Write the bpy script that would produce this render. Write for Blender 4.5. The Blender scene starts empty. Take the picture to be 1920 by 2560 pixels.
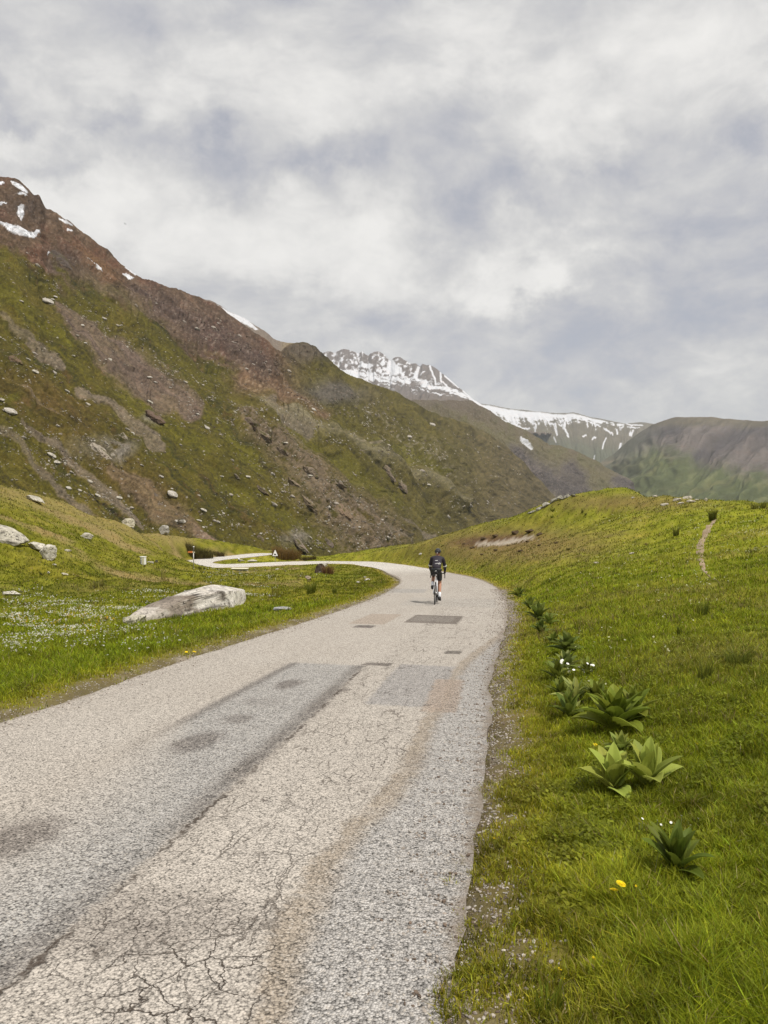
import bpy, bmesh, math, random
import numpy as np
from mathutils import Vector, Matrix
S = bpy.context.scene
C = S.collection
rng = np.random.default_rng(7)
random.seed(7)
# ------------------------------------------------------------------ camera
FPX = 1849.0                      # focal length in photo pixels (26 mm equivalent)
PITCH = math.atan(50 / FPX)       # the camera looks slightly down: horizon at photo row 1230
CAMH = 1.6
cam = bpy.data.cameras.new('camera'); cam_o = bpy.data.objects.new('camera', cam); C.objects.link(cam_o)
cam.sensor_fit = 'VERTICAL'; cam.sensor_height = 36.0; cam.sensor_width = 27.0; cam.lens = 36.0 * FPX / 2560
cam.clip_start = 0.05; cam.clip_end = 60000
cam_o.location = (0, 0, CAMH); cam_o.rotation_euler = (math.pi / 2 - PITCH, 0, 0)
S.camera = cam_o
cp, sp = math.cos(PITCH), math.sin(PITCH)
def at(px, py, D):
    """photo pixel + forward distance -> world point"""
    px = np.asarray(px, float); py = np.asarray(py, float); D = np.asarray(D, float)
    u = (px - 960) / FPX; v = (1280 - py) / FPX
    dy = cp + v * sp; dz = -sp + v * cp
    k = D / dy
    return np.stack([u * k, D + 0 * u, CAMH + dz * k], -1)
def pix(P):
    P = np.asarray(P, float)
    x, y, z = P[..., 0], P[..., 1], P[..., 2] - CAMH
    d = y * cp - z * sp; v = y * sp + z * cp
    d = np.where(d < .05, .05, d)
    return 960 + FPX * x / d, 1280 - FPX * v / d
# ------------------------------------------------------------------ view, sun, sky
S.view_settings.view_transform = 'Standard'; S.view_settings.look = 'None'
S.view_settings.gamma = 1; S.view_settings.exposure = 0.30; S.view_settings.use_curve_mapping = False
S.render.engine = 'CYCLES'
S.cycles.use_denoising = True
S.cycles.max_bounces = 6; S.cycles.diffuse_bounces = 3; S.cycles.volume_bounces = 1
SUN_EL = math.radians(60); SUN_AZ = math.radians(130)      # azimuth clockwise from the viewing direction (+Y)
sun = bpy.data.lights.new('sun', 'SUN'); sun_o = bpy.data.objects.new('sun', sun); C.objects.link(sun_o)
sun.energy = 3.3; sun.angle = math.radians(2.0); sun.color = (1.0, .95, .87)
sv = Vector((math.sin(SUN_AZ) * math.cos(SUN_EL), math.cos(SUN_AZ) * math.cos(SUN_EL), math.sin(SUN_EL)))
sun_o.rotation_euler = sv.to_track_quat('Z', 'Y').to_euler(); sun_o.location = (30, -20, 60)

def N(nt, t, ins=None, **props):
    n = nt.nodes.new(t)
    for k, v in props.items(): setattr(n, k, v)
    for k, v in (ins or {}).items():
        s = n.inputs[k]
        if isinstance(v, bpy.types.NodeSocket): nt.links.new(v, s)
        else: s.default_value = v
    return n
def M(nt, op, a, b=0.0, c=0.0, clamp=False):
    return N(nt, 'ShaderNodeMath', {0: a, 1: b, 2: c}, operation=op, use_clamp=clamp).outputs[0]
def SS(nt, x, a, b):              # smoothstep a..b
    n = N(nt, 'ShaderNodeMapRange', {'Value': x, 'From Min': a, 'From Max': b}, interpolation_type='SMOOTHSTEP')
    return n.outputs[0]
def MIX(nt, f, a, b, mode='MIX'):
    n = N(nt, 'ShaderNodeMix', data_type='RGBA', blend_type=mode)
    for k, v in ((0, f), (6, a), (7, b)):
        if isinstance(v, bpy.types.NodeSocket): nt.links.new(v, n.inputs[k])
        else: n.inputs[k].default_value = v if k == 0 else (*v[:3], 1)
    return n.outputs[2]
def NOISE(nt, vec, scale, detail=4, rough=.55, dist=0.0, col=False):
    n = N(nt, 'ShaderNodeTexNoise', {'Scale': scale, 'Detail': detail, 'Roughness': rough, 'Distortion': dist})
    if vec is not None: nt.links.new(vec, n.inputs['Vector'])
    return n.outputs['Color' if col else 'Fac']
def XYZ(nt, x, y, z=0.0): return N(nt, 'ShaderNodeCombineXYZ', {0: x, 1: y, 2: z}).outputs[0]

w = bpy.data.worlds.new('World'); S.world = w; w.use_nodes = True
nt = w.node_tree; nt.nodes.clear()
tc = N(nt, 'ShaderNodeTexCoord').outputs['Generated']
sky = N(nt, 'ShaderNodeTexSky', sky_type='NISHITA', sun_disc=False, sun_elevation=SUN_EL, sun_rotation=SUN_AZ, altitude=1900, air_density=1.0, dust_density=1.5)
sx = N(nt, 'ShaderNodeSeparateXYZ', {0: tc})
X, Y, Z = sx.outputs
zc = M(nt, 'ADD', M(nt, 'MAXIMUM', Z, 0.0), .55)
cloudv = XYZ(nt, M(nt, 'DIVIDE', X, zc), M(nt, 'DIVIDE', Y, zc), M(nt, 'MULTIPLY', Z, 1.1))
warp = NOISE(nt, cloudv, 2.4, 4, .55, col=True)
wv = N(nt, 'ShaderNodeVectorMath', {0: cloudv, 1: N(nt, 'ShaderNodeVectorMath', {0: warp, 'Scale': .20}, operation='SCALE').outputs[0]}, operation='ADD').outputs[0]
n1 = NOISE(nt, wv, 3.4, 10, .58)
n2 = NOISE(nt, wv, 9.0, 10, .62)
n3 = NOISE(nt, N(nt, 'ShaderNodeMapping', {0: wv, 'Location': (3.1, 7.7, 1.3)}).outputs[0], 1.5, 4, .5)
# direction in terms of bearing and elevation tangents, with a small turbulence, for the single clouds and gaps seen
ym = M(nt, 'MAXIMUM', Y, .08)
A = M(nt, 'DIVIDE', X, ym); E = M(nt, 'DIVIDE', Z, ym)
wq = N(nt, 'ShaderNodeSeparateXYZ', {0: NOISE(nt, XYZ(nt, A, E, 0.0), 5.5, 8, .62, col=True)})
A2 = M(nt, 'ADD', A, M(nt, 'MULTIPLY', M(nt, 'SUBTRACT', wq.outputs[0], .5), .34))
E2 = M(nt, 'ADD', E, M(nt, 'MULTIPLY', M(nt, 'SUBTRACT', wq.outputs[1], .5), .26))
BL = [  # photo column, row, half width, half height, strength (dark -, bright +)
    (245, 255, 90, 45, -.36), (560, 330, 50, 50, -.22), (110, 385, 110, 34, -.26), (15, 268, 60, 26, -.26), (410, 345, 120, 40, -.2),
    (790, 425, 150, 45, -.30), (900, 370, 60, 40, -.14), (1200, 470, 150, 70, -.22), (1140, 570, 80, 60, -.16), (1330, 430, 70, 40, -.15),
    (1560, 380, 80, 50, -.22), (1850, 390, 90, 60, -.25), (60, 110, 420, 130, -.12), (1180, 240, 260, 60, -.12), (640, 760, 200, 40, -.18),
    (1690, 680, 360, 260, -.26), (1400, 790, 320, 90, -.16), (1500, 930, 520, 90, -.08), (1000, 830, 300, 60, -.08),
    (480, 560, 400, 110, .20), (120, 430, 160, 60, .10), (820, 680, 360, 120, .16), (1265, 690, 90, 55, .36), (1190, 735, 130, 36, .18), (1340, 715, 60, 45, .16),
    (1440, 320, 110, 90, .24), (1270, 500, 90, 40, .22), (1410, 555, 130, 40, .26), (760, 190, 200, 120, .13), (1200, 100, 150, 80, .16),
    (1700, 80, 160, 60, .16), (1850, 450, 80, 40, .12), (1690, 720, 90, 70, .10), (1060, 440, 60, 40, .18), (1650, 460, 120, 60, .12), (40, 330, 120, 40, .10)]
tot = M(nt, 'ADD', M(nt, 'MULTIPLY', M(nt, 'SUBTRACT', n1, .5), 1.05), M(nt, 'MULTIPLY', M(nt, 'SUBTRACT', n2, .5), 1.15))
tot = M(nt, 'ADD', tot, M(nt, 'MULTIPLY', M(nt, 'SUBTRACT', n3, .5), .35))
for bx_, by_, rx_, ry_, st_ in BL:
    p = at(bx_, by_, 1.0); a0, e0 = float(p[0]), float(p[2] - CAMH)
    da = M(nt, 'MULTIPLY', M(nt, 'SUBTRACT', A2, a0), FPX / rx_)
    de = M(nt, 'MULTIPLY', M(nt, 'SUBTRACT', E2, e0), FPX / ry_)
    r2 = M(nt, 'ADD', M(nt, 'MULTIPLY', da, da), M(nt, 'MULTIPLY', de, de))
    g = M(nt, 'EXPONENT', M(nt, 'MULTIPLY', r2, -.7))
    tot = M(nt, 'MULTIPLY_ADD', g, st_, tot)
lum = M(nt, 'MULTIPLY_ADD', tot, 1.15, .54)
ramp = N(nt, 'ShaderNodeValToRGB', {0: lum})
cr = ramp.color_ramp; cr.interpolation = 'B_SPLINE'
cr.elements[0].position = 0.0; cr.elements[0].color = (.335, .343, .39, 1)
cr.elements[1].position = 1.0; cr.elements[1].color = (.76, .745, .72, 1)
for pos, colr in ((.24, (.395, .40, .44, 1)), (.48, (.50, .497, .50, 1)), (.72, (.635, .625, .61, 1))):
    e = cr.elements.new(pos); e.color = colr
cloud = N(nt, 'ShaderNodeVectorMath', {0: ramp.outputs[0], 'Scale': 10.0}, operation='SCALE').outputs[0]
skymix = MIX(nt, M(nt, 'MULTIPLY_ADD', SS(nt, lum, -.1, .35), .16, .82), sky.outputs[0], cloud)
bg = N(nt, 'ShaderNodeBackground', {'Color': skymix, 'Strength': .1})
out = N(nt, 'ShaderNodeOutputWorld'); nt.links.new(bg.outputs[0], out.inputs[0])

# ------------------------------------------------------------------ helpers
def hash3(ix, iy, iz, seed):
    h = (ix * 374761393 + iy * 668265263 + iz * 974634777 + seed * 144665) & 0xffffffff
    h = ((h ^ (h >> 13)) * 1274126177) & 0xffffffff
    return (h ^ (h >> 16)) & 0xffffffff
_G = rng.normal(size=(256, 3)); _G /= np.linalg.norm(_G, axis=1)[:, None]
def pnoise(x, y, z, seed=0):
    x = np.asarray(x, float); y = np.asarray(y, float) + 0 * x; z = np.asarray(z, float) + 0 * x
    xi = np.floor(x).astype(np.int64); yi = np.floor(y).astype(np.int64); zi = np.floor(z).astype(np.int64)
    xf, yf, zf = x - xi, y - yi, z - zi
    f = lambda t: t * t * t * (t * (t * 6 - 15) + 10)
    u, v, q = f(xf), f(yf), f(zf); r = 0
    for dx in (0, 1):
        for dy in (0, 1):
            for dz in (0, 1):
                g = _G[hash3(xi + dx, yi + dy, zi + dz, seed) & 255]
                d = g[..., 0] * (xf - dx) + g[..., 1] * (yf - dy) + g[..., 2] * (zf - dz)
                r = r + d * (u if dx else 1 - u) * (v if dy else 1 - v) * (q if dz else 1 - q)
    return r * 1.5
def fbm(x, y, z=0.0, octv=4, rough=.5, seed=0, ridged=False):
    r = 0; a = 1.0; f = 1.0; t = 0
    for o in range(octv):
        n = pnoise(x * f, y * f, (z * f) if not np.isscalar(z) else z * f + .37 * o, seed + o * 17)
        r = r + a * ((1 - 2 * np.abs(n)) if ridged else n); t += a; a *= rough; f *= 2.03
    return r / t
def sst(x, a, b):
    t = np.clip((x - a) / (b - a), 0, 1); return t * t * (3 - 2 * t)
def lerp(a, b, t): return a + (b - a) * t
def cmix(c, new, m): return c + (np.asarray(new, float) - c) * m[..., None]
def poly_dist(px, py, pts, radii=None):
    """distance to a polyline divided by its (varying) half width"""
    best = np.full(px.shape, 1e9)
    for k in range(len(pts) - 1):
        ax, ay = pts[k][:2]; bx, by = pts[k + 1][:2]
        dx, dy = bx - ax, by - ay
        t = np.clip(((px - ax) * dx + (py - ay) * dy) / (dx * dx + dy * dy + 1e-9), 0, 1)
        d = np.hypot(px - ax - t * dx, py - ay - t * dy)
        if radii is not None: d = d / (radii[k] + (radii[k + 1] - radii[k]) * t)
        best = np.minimum(best, d)
    return best
def mk_mesh(name, verts, loops, totals, mat=None, col=None, uv=None, smooth=True):
    me = bpy.data.meshes.new(name)
    verts = np.ascontiguousarray(verts, np.float32); loops = np.ascontiguousarray(loops, np.int32); totals = np.ascontiguousarray(totals, np.int32)
    me.vertices.add(len(verts)); me.vertices.foreach_set('co', verts.ravel())
    me.loops.add(len(loops)); me.loops.foreach_set('vertex_index', loops)
    me.polygons.add(len(totals))
    st = np.zeros(len(totals), np.int32); st[1:] = np.cumsum(totals)[:-1]
    me.polygons.foreach_set('loop_start', st)
    me.polygons.foreach_set('use_smooth', np.full(len(totals), smooth, bool))
    me.update(calc_edges=True)
    if col is not None:
        a = me.color_attributes.new('Col', 'FLOAT_COLOR', 'POINT')
        c4 = np.ones((len(verts), 4), np.float32); c4[:, :col.shape[-1]] = col
        a.data.foreach_set('color', c4.ravel())
    if uv is not None:
        l = me.uv_layers.new(name='UVMap'); l.data.foreach_set('uv', np.ascontiguousarray(uv[loops], np.float32).ravel())
    if mat: me.materials.append(mat)
    return me
def grid_faces(nr, nc):
    i = np.arange(nr - 1)[:, None] * nc + np.arange(nc - 1)[None]
    return np.stack([i, i + 1, i + nc + 1, i + nc], -1).reshape(-1, 4)
def link(name, me, parent=None, loc=None):
    o = bpy.data.objects.new(name, me); C.objects.link(o)
    if parent: o.parent = parent
    if loc is not None: o.location = loc
    return o
def tag(o, label, cat, group=None):
    o['label'] = label; o['category'] = cat
    if group: o['group'] = group
    return o
def thing(name, label, cat, loc=(0, 0, 0), rz=0.0, group=None):
    o = bpy.data.objects.new(name, None); C.objects.link(o); o.location = loc; o.rotation_euler = (0, 0, rz)
    return tag(o, label, cat, group)
def copy_tree(o, parent=None):
    c = o.copy(); C.objects.link(c)
    if parent: c.parent = parent
    for ch in list(o.children): copy_tree(ch, c)
    return c
class MB:
    """collects tubes, boxes and plates into one mesh"""
    def __init__(s): s.v = []; s.l = []; s.t = []; s.n = 0; s.c = []
    def add(s, v, faces, col=None):
        v = np.asarray(v, float)
        for f in faces: s.l.extend([int(i) + s.n for i in f]); s.t.append(len(f))
        s.v.append(v); s.n += len(v)
        s.c.append(np.tile(np.array(col if col is not None else (1, 1, 1), float), (len(v), 1)) if col is None or np.ndim(col) == 1 else np.asarray(col, float))
        return s
    def tube(s, pts, radii, seg=10, caps=True, flat=None):
        pts = [Vector(p) for p in pts]
        if np.isscalar(radii): radii = [radii] * len(pts)
        rings = []; up = None
        for i, p in enumerate(pts):
            d = (pts[min(i + 1, len(pts) - 1)] - pts[max(i - 1, 0)]).normalized()
            if up is None: up = d.orthogonal().normalized() if flat is None else Vector(flat)
            sd = d.cross(up)
            sd = sd.normalized() if sd.length > 1e-6 else d.orthogonal().normalized()
            up = sd.cross(d).normalized()
            r = radii[i]; ra, rb = (r, r) if np.isscalar(r) else r
            rings.append([p + sd * (ra * math.cos(2 * math.pi * k / seg)) + up * (rb * math.sin(2 * math.pi * k / seg)) for k in range(seg)])
        v = [q for r in rings for q in r]; f = []
        for i in range(len(pts) - 1):
            for k in range(seg):
                a = i * seg + k; b = i * seg + (k + 1) % seg
                f.append((a, b, b + seg, a + seg))
        if caps: f.append(tuple(range(seg - 1, -1, -1))); f.append(tuple((len(pts) - 1) * seg + k for k in range(seg)))
        return s.add([tuple(q) for q in v], f)
    def box(s, c, size, rot=None):
        x, y, z = [q / 2 for q in size]
        v = [Vector((sx_ * x, sy_ * y, sz_ * z)) for sz_ in (-1, 1) for sy_ in (-1, 1) for sx_ in (-1, 1)]
        if rot is not None: v = [rot @ q for q in v]
        v = [tuple(q + Vector(c)) for q in v]
        return s.add(v, [(0, 2, 3, 1), (4, 5, 7, 6), (0, 1, 5, 4), (2, 6, 7, 3), (0, 4, 6, 2), (1, 3, 7, 5)])
    def torus(s, c, R, r, axis='X', seg=40, sub=8, flat=1.0):
        v = []; f = []
        for i in range(seg):
            a = 2 * math.pi * i / seg
            for k in range(sub):
                b = 2 * math.pi * k / sub
                rr = R + r * math.cos(b); h = r * flat * math.sin(b)
                v.append((c[0] + h, c[1] + rr * math.cos(a), c[2] + rr * math.sin(a)))
                i2 = (i + 1) % seg; k2 = (k + 1) % sub
                f.append((i * sub + k, i2 * sub + k, i2 * sub + k2, i * sub + k2))
        return s.add(v, f)
    def mesh(s, name, mat=None, smooth=True):
        return mk_mesh(name, np.concatenate(s.v), s.l, s.t, mat, np.concatenate(s.c), None, smooth)
    def build(s, name, mat=None, parent=None, smooth=True): return link(name, s.mesh(name, mat, smooth), parent)
def bevel(o, w=.004, seg=2):
    m = o.modifiers.new('edge', 'BEVEL'); m.width = w; m.segments = seg; m.limit_method = 'ANGLE'; return o
# ------------------------------------------------------------------ materials
def mat(name, col, rough=.7, metal=0.0, spec=.3):
    m = bpy.data.materials.new(name); m.use_nodes = True
    b = m.node_tree.nodes['Principled BSDF']
    nt = m.node_tree
    tcn = N(nt, 'ShaderNodeTexCoord').outputs['Object']
    nz = NOISE(nt, tcn, 14, 4)
    f = N(nt, 'ShaderNodeMapRange', {'Value': nz, 'To Min': .8, 'To Max': 1.2}).outputs[0]
    c = N(nt, 'ShaderNodeVectorMath', {0: (*col[:3],), 'Scale': f}, operation='SCALE').outputs[0]
    nt.links.new(c, b.inputs['Base Color'])
    b.inputs['Roughness'].default_value = rough; b.inputs['Metallic'].default_value = metal; b.inputs['Specular IOR Level'].default_value = spec
    return m
def mat_terrain(name, scale, amt=.35, bump=.0, bscale=1.0, spec=.1, stretch=None, stones=None):
    """vertex colour (what the ground is made of) times fine procedural mottling, plus relief"""
    m = bpy.data.materials.new(name); m.use_nodes = True; nt = m.node_tree; b = nt.nodes['Principled BSDF']
    vc = N(nt, 'ShaderNodeVertexColor', layer_name='Col'); col = vc.outputs[0]
    tcn = N(nt, 'ShaderNodeTexCoord').outputs['UV' if stretch else 'Object']
    v = N(nt, 'ShaderNodeMapping', {0: tcn, 'Scale': stretch or (1, 1, 1)}).outputs[0]
    a = NOISE(nt, v, scale, 6, .65); c2 = NOISE(nt, v, scale * 4.1, 4, .6)
    f = M(nt, 'ADD', M(nt, 'MULTIPLY', M(nt, 'SUBTRACT', a, .5), amt * 3.2), M(nt, 'MULTIPLY', M(nt, 'SUBTRACT', c2, .5), amt * 2.4))
    f = M(nt, 'MAXIMUM', M(nt, 'ADD', f, 1.0), .25)
    cc = N(nt, 'ShaderNodeVectorMath', {0: col, 'Scale': f}, operation='SCALE').outputs[0]
    hue = NOISE(nt, v, scale * .7, 3, .5)
    cc = MIX(nt, M(nt, 'MULTIPLY', SS(nt, hue, .5, .75), .25), cc, MIX(nt, 1.0, cc, (1.25, .95, .8), 'MULTIPLY'))
    if stones:                    # loose stones, thick where the alpha of the vertex colour says so
        for sc_, rad, share in ((stones, .36, .8), (stones * .42, .30, .5)):
            vo = N(nt, 'ShaderNodeTexVoronoi', {'Vector': tcn, 'Scale': sc_}); rc_ = N(nt, 'ShaderNodeSeparateColor', {0: vo.outputs['Color']}).outputs
            sel = M(nt, 'LESS_THAN', rc_[0], M(nt, 'MULTIPLY', vc.outputs['Alpha'], share)); spot = M(nt, 'SUBTRACT', 1.0, SS(nt, vo.outputs['Distance'], M(nt, 'MULTIPLY', rc_[1], rad), M(nt, 'MULTIPLY_ADD', rc_[1], rad, .10)))
            cc = MIX(nt, M(nt, 'MULTIPLY', sel, spot), cc, MIX(nt, rc_[2], (.12, .095, .075), (.31, .275, .22)))
    nt.links.new(cc, b.inputs['Base Color']); b.inputs['Roughness'].default_value = .95; b.inputs['Specular IOR Level'].default_value = spec
    if bump:
        bn = N(nt, 'ShaderNodeBump', {'Height': NOISE(nt, tcn, bscale, 6, .65), 'Distance': bump, 'Strength': 1.0}); nt.links.new(bn.outputs[0], b.inputs['Normal'])
    return m
def mat_foliage(name, rough=.55, trans=.35, spec=.25, gain=1.0):
    m = bpy.data.materials.new(name); m.use_nodes = True; nt = m.node_tree; b = nt.nodes['Principled BSDF']
    col = N(nt, 'ShaderNodeVertexColor', layer_name='Col').outputs[0]
    b.inputs['Roughness'].default_value = rough; b.inputs['Specular IOR Level'].default_value = spec
    nt.links.new(col, b.inputs['Base Color'])
    tr = N(nt, 'ShaderNodeBsdfTranslucent', {'Color': col})
    mx = N(nt, 'ShaderNodeMixShader', {0: trans, 1: b.outputs[0], 2: tr.outputs[0]})
    nt.links.new(mx.outputs[0], nt.nodes['Material Output'].inputs[0])
    return m
# ------------------------------------------------------------------ road centre line (metres)
RC = np.array([(-3.45, -6.0, .47), (-2.76, -2.0, .16), (-2.42, 0, 0.0), (-2.0, 2.5, -.19), (-1.1, 7.8, -.62), (-.85, 9.5, -.76), (.03, 14, -1.12), (.78, 18, -1.44), (1.75, 24, -1.92),
    (2.75, 33, -2.62), (3.1, 40, -3.2), (3.0, 47, -3.77), (2.6, 53, -4.25), (1.6, 66, -5.24), (-.2, 78, -6.15), (-4.0, 89, -6.95), (-9.1, 95, -7.55),
    (-12.9, 95.4, -7.68), (-17.8, 94, -7.78), (-21.2, 94, -7.85), (-24.2, 97, -7.95), (-25.7, 101.5, -8.05), (-25, 106.5, -8.12), (-22.3, 112, -8.22), (-18.6, 119.5, -8.4), (-13, 128, -9.4), (-5, 139, -11)])
def catmull(P, step=.25):
    outp = []
    for i in range(len(P) - 1):
        p0, p1, p2, p3 = P[max(i - 1, 0)], P[i], P[i + 1], P[min(i + 2, len(P) - 1)]
        d1, d0, d2 = np.linalg.norm(p2 - p1), max(np.linalg.norm(p1 - p0), 1e-3), max(np.linalg.norm(p3 - p2), 1e-3)
        m1 = ((p2 - p1) / d1 * d0 + (p1 - p0) / d0 * d1) / (d0 + d1) * d1 if i > 0 else (p2 - p1)
        m2 = ((p3 - p2) / d2 * d1 + (p2 - p1) / d1 * d2) / (d1 + d2) * d1 if i < len(P) - 2 else (p2 - p1)
        n = max(int(d1 / step), 2); t = np.arange(n)[:, None] / n
        outp.append((2 * t**3 - 3 * t**2 + 1) * p1 + (t**3 - 2 * t**2 + t) * m1 + (-2 * t**3 + 3 * t**2) * p2 + (t**3 - t**2) * m2)
    outp.append(P[-1:]); return np.concatenate(outp)
RL = catmull(RC)
RS = np.concatenate([[0], np.cumsum(np.linalg.norm(np.diff(RL[:, :2], axis=0), axis=1))])
RT = np.gradient(RL[:, :2], axis=0); RT /= np.linalg.norm(RT, axis=1)[:, None]
RN = np.stack([RT[:, 1], -RT[:, 0]], 1)                   # to the right of travel
HALF = 2.16
def half_w(s): return HALF + .25 * np.exp(-((s - 55) / 9.0) ** 2)
def road_st(x, y):
    """(arc length, signed offset to the right, road height) of the nearest centre point"""
    x = np.asarray(x, float).ravel(); y = np.asarray(y, float).ravel()
    s = np.empty(len(x)); t = np.empty(len(x)); z = np.empty(len(x))
    for k in range(0, len(x), 20000):
        sl = slice(k, k + 20000)
        dx = x[sl, None] - RL[None, :, 0]; dy = y[sl, None] - RL[None, :, 1]
        i = np.argmin(dx * dx + dy * dy, 1); j = np.arange(len(i))
        ex, ey = dx[j, i], dy[j, i]
        al = ex * RT[i, 0] + ey * RT[i, 1]
        s[sl] = RS[i] + al; t[sl] = np.where(np.abs(al) < 1.0, 1, 1) * (ex * RN[i, 0] + ey * RN[i, 1]); z[sl] = RL[i, 2]
        far = np.abs(al) > 1.5
        t[sl] = np.where(far, np.sign(t[sl]) * np.hypot(ex, ey), t[sl])
    return s, t, z
# ------------------------------------------------------------------ near terrain: heights read off the picture at judged distances
CT = [(0, 1700, 9.6), (0, 1600, 15.5), (0, 1500, 24.6), (0, 1440, 31), (0, 1400, 33.7), (0, 1350, 37), (0, 1300, 42), (0, 1250, 55), (0, 1215, 70), (-300, 1200, 66), (-300, 1500, 20), (-300, 1340, 34),
    (300, 1650, 11.2), (300, 1567, 15.9), (300, 1500, 26), (300, 1440, 40.5), (358, 1411, 55), (300, 1370, 62), (320, 1340, 74), (174, 1265, 78), (324, 1317, 92), (405, 1334, 106), (463, 1343, 116), (521, 1357, 124), (560, 1380, 134),
    (560, 1560, 17.4), (560, 1500, 26.7), (560, 1450, 43.7), (560, 1428, 72), (484, 1421, 88), (450, 1425, 84), (430, 1400, 92),
    (750, 1520, 20.4), (750, 1470, 32.3), (750, 1440, 49), (750, 1425, 74), (900, 1480, 28), (900, 1440, 51), (900, 1422, 76), (660, 1425, 84),
    (688, 1407, 101.5), (600, 1402, 102), (715, 1397, 119), (800, 1396, 108), (930, 1385, 113), (1000, 1365, 100), (1100, 1340, 86), (1200, 1312, 76), (1265, 1299, 73),
    (1322, 1282, 70), (1391, 1244, 66), (1434, 1241, 66), (1547, 1233, 63), (1599, 1230, 62), (1686, 1244, 55), (1769, 1255, 48), (1851, 1265, 42), (1920, 1263, 42), (2100, 1257, 42), (2500, 1250, 40),
    (1200, 1400, 51), (1300, 1450, 30), (1300, 1380, 47), (1300, 1330, 61), (1500, 1300, 55), (1500, 1400, 30), (1500, 1500, 17), (1400, 1600, 11.5), (1400, 1800, 6), (1700, 1800, 5.4), (1700, 1600, 9.5),
    (1700, 1450, 18), (1700, 1350, 32), (1900, 1600, 8.5), (1900, 1400, 19), (1900, 1320, 29), (1900, 2200, 2.9), (1600, 2300, 2.8), (1600, 2000, 4.0), (2300, 1600, 8), (2300, 1400, 16)]
CP = at(*np.array(CT, float).T)
beyond = []
for (px_, py_, D_) in [(0, 1215, 70), (174, 1265, 78), (324, 1317, 92), (405, 1334, 106), (521, 1357, 124), (800, 1396, 108), (930, 1385, 113), (1100, 1340, 86), (1265, 1299, 73), (1391, 1244, 66), (1547, 1233, 63), (1686, 1244, 55), (1851, 1265, 42), (2100, 1257, 42), (-300, 1200, 66)]:
    p = at(px_, py_, D_); beyond.append(p + np.array([p[0] * .3, D_ * .3 + 6, -5.0 - D_ * .05])); beyond.append(p + np.array([p[0] * .9, D_ * .9 + 10, -16.0 - D_ * .2]))
k = (RS > 2) & (np.arange(len(RS)) % 14 == 0)
CP = np.concatenate([CP, np.array(beyond), RL[k], np.array([(8, 1, .35), (14, 4, .9), (8, -5, .7), (3, -5, .5), (-7, 2, .05), (-14, 5, .2), (-9, -5, .5), (-20, 14, .3)])])
def tps_fit(P):
    n = len(P); d2 = ((P[:, None, :2] - P[None, :, :2]) ** 2).sum(-1)
    K = .5 * d2 * np.log(d2 + 1e-9) + np.eye(n) * 2.0
    Q = np.concatenate([np.ones((n, 1)), P[:, :2]], 1)
    Am = np.block([[K, Q], [Q.T, np.zeros((3, 3))]])
    return np.linalg.solve(Am, np.concatenate([P[:, 2], np.zeros(3)]))
TW = tps_fit(CP)
def tps(x, y):
    r = np.empty(len(x))
    for q in range(0, len(x), 40000):
        s_ = slice(q, q + 40000)
        d2 = (x[s_, None] - CP[None, :, 0]) ** 2 + (y[s_, None] - CP[None, :, 1]) ** 2
        r[s_] = (.5 * d2 * np.log(d2 + 1e-9)) @ TW[:len(CP)] + TW[-3] + TW[-2] * x[s_] + TW[-1] * y[s_]
    return r
APX, WMAX, AM, GN, GM = 6.0, 158.0, 1.12, 520, 600
gw = np.exp(np.linspace(0, math.log(WMAX), GN)); ga = np.linspace(-AM, AM, GM)
GY = np.repeat(gw[:, None] - APX, GM, 1); GX = gw[:, None] * ga[None]
gx, gy = GX.ravel(), GY.ravel()
gs, gt, grz = road_st(gx, gy)
base = tps(gx, gy)
dist_edge = np.abs(gt) - half_w(gs)
away = sst(dist_edge, .1, 2.5)
dcam = np.hypot(gx, gy)
rel = fbm(gx * .22, gy * .22, 0, 3, .5, 3) * .34 * sst(dcam, 6, 30) + fbm(gx * .8, gy * .8, 0, 4, .55, 5) * lerp(.11, .26, sst(dcam, 14, 40)) * (1 + .7 * (gx < -4) * sst(dcam, 25, 45)) + fbm(gx * 3.3, gy * 3.3, 0, 2, .5, 9) * .025
rim_n = fbm(gx * 1.7, gy * 1.7, 0, 4, .62, 19)
shoulder = grz - .035 + .056 * sst(dist_edge + .24 * rim_n, -.01, .17) * (1 - sst(gy, 16, 28))
gz = lerp(shoulder, base, sst(dist_edge, 0.15, lerp(2.2, 3.0, sst(gy, 20, 60)))) + rel * away + .03 * sst(dist_edge, .05, .5) * (dist_edge < 3)
gz = np.where((dist_edge < -.3) | ((dist_edge < .15) & (gy > 24)), np.minimum(gz, grz - .03), gz)
GZ = gz.reshape(GN, GM)
def ground(x, y):
    x = np.asarray(x, float); y = np.asarray(y, float)
    ww = np.clip(y + APX, 1.0001, WMAX * .9999)
    fi = np.log(ww) / math.log(WMAX) * (GN - 1); fj = np.clip((x / ww + AM) / (2 * AM) * (GM - 1), 0, GM - 1.001)
    i = np.clip(fi.astype(int), 0, GN - 2); j = np.clip(fj.astype(int), 0, GM - 2); u = fi - i; v = fj - j
    return (GZ[i, j] * (1 - u) * (1 - v) + GZ[i + 1, j] * u * (1 - v) + GZ[i, j + 1] * (1 - u) * v + GZ[i + 1, j + 1] * u * v)
def hit(px, py):
    """where the sight line through a photo pixel meets the ground"""
    D = np.exp(np.linspace(math.log(1.5), math.log(140), 1500))
    P = at(np.full(1500, px), np.full(1500, py), D)
    below = P[:, 2] <= ground(P[:, 0], P[:, 1])
    i = int(np.argmax(below)) if below.any() else int(np.argmin(P[:, 2] - ground(P[:, 0], P[:, 1])))
    p = P[i].copy(); p[2] = float(ground(p[0], p[1])); return p
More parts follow.
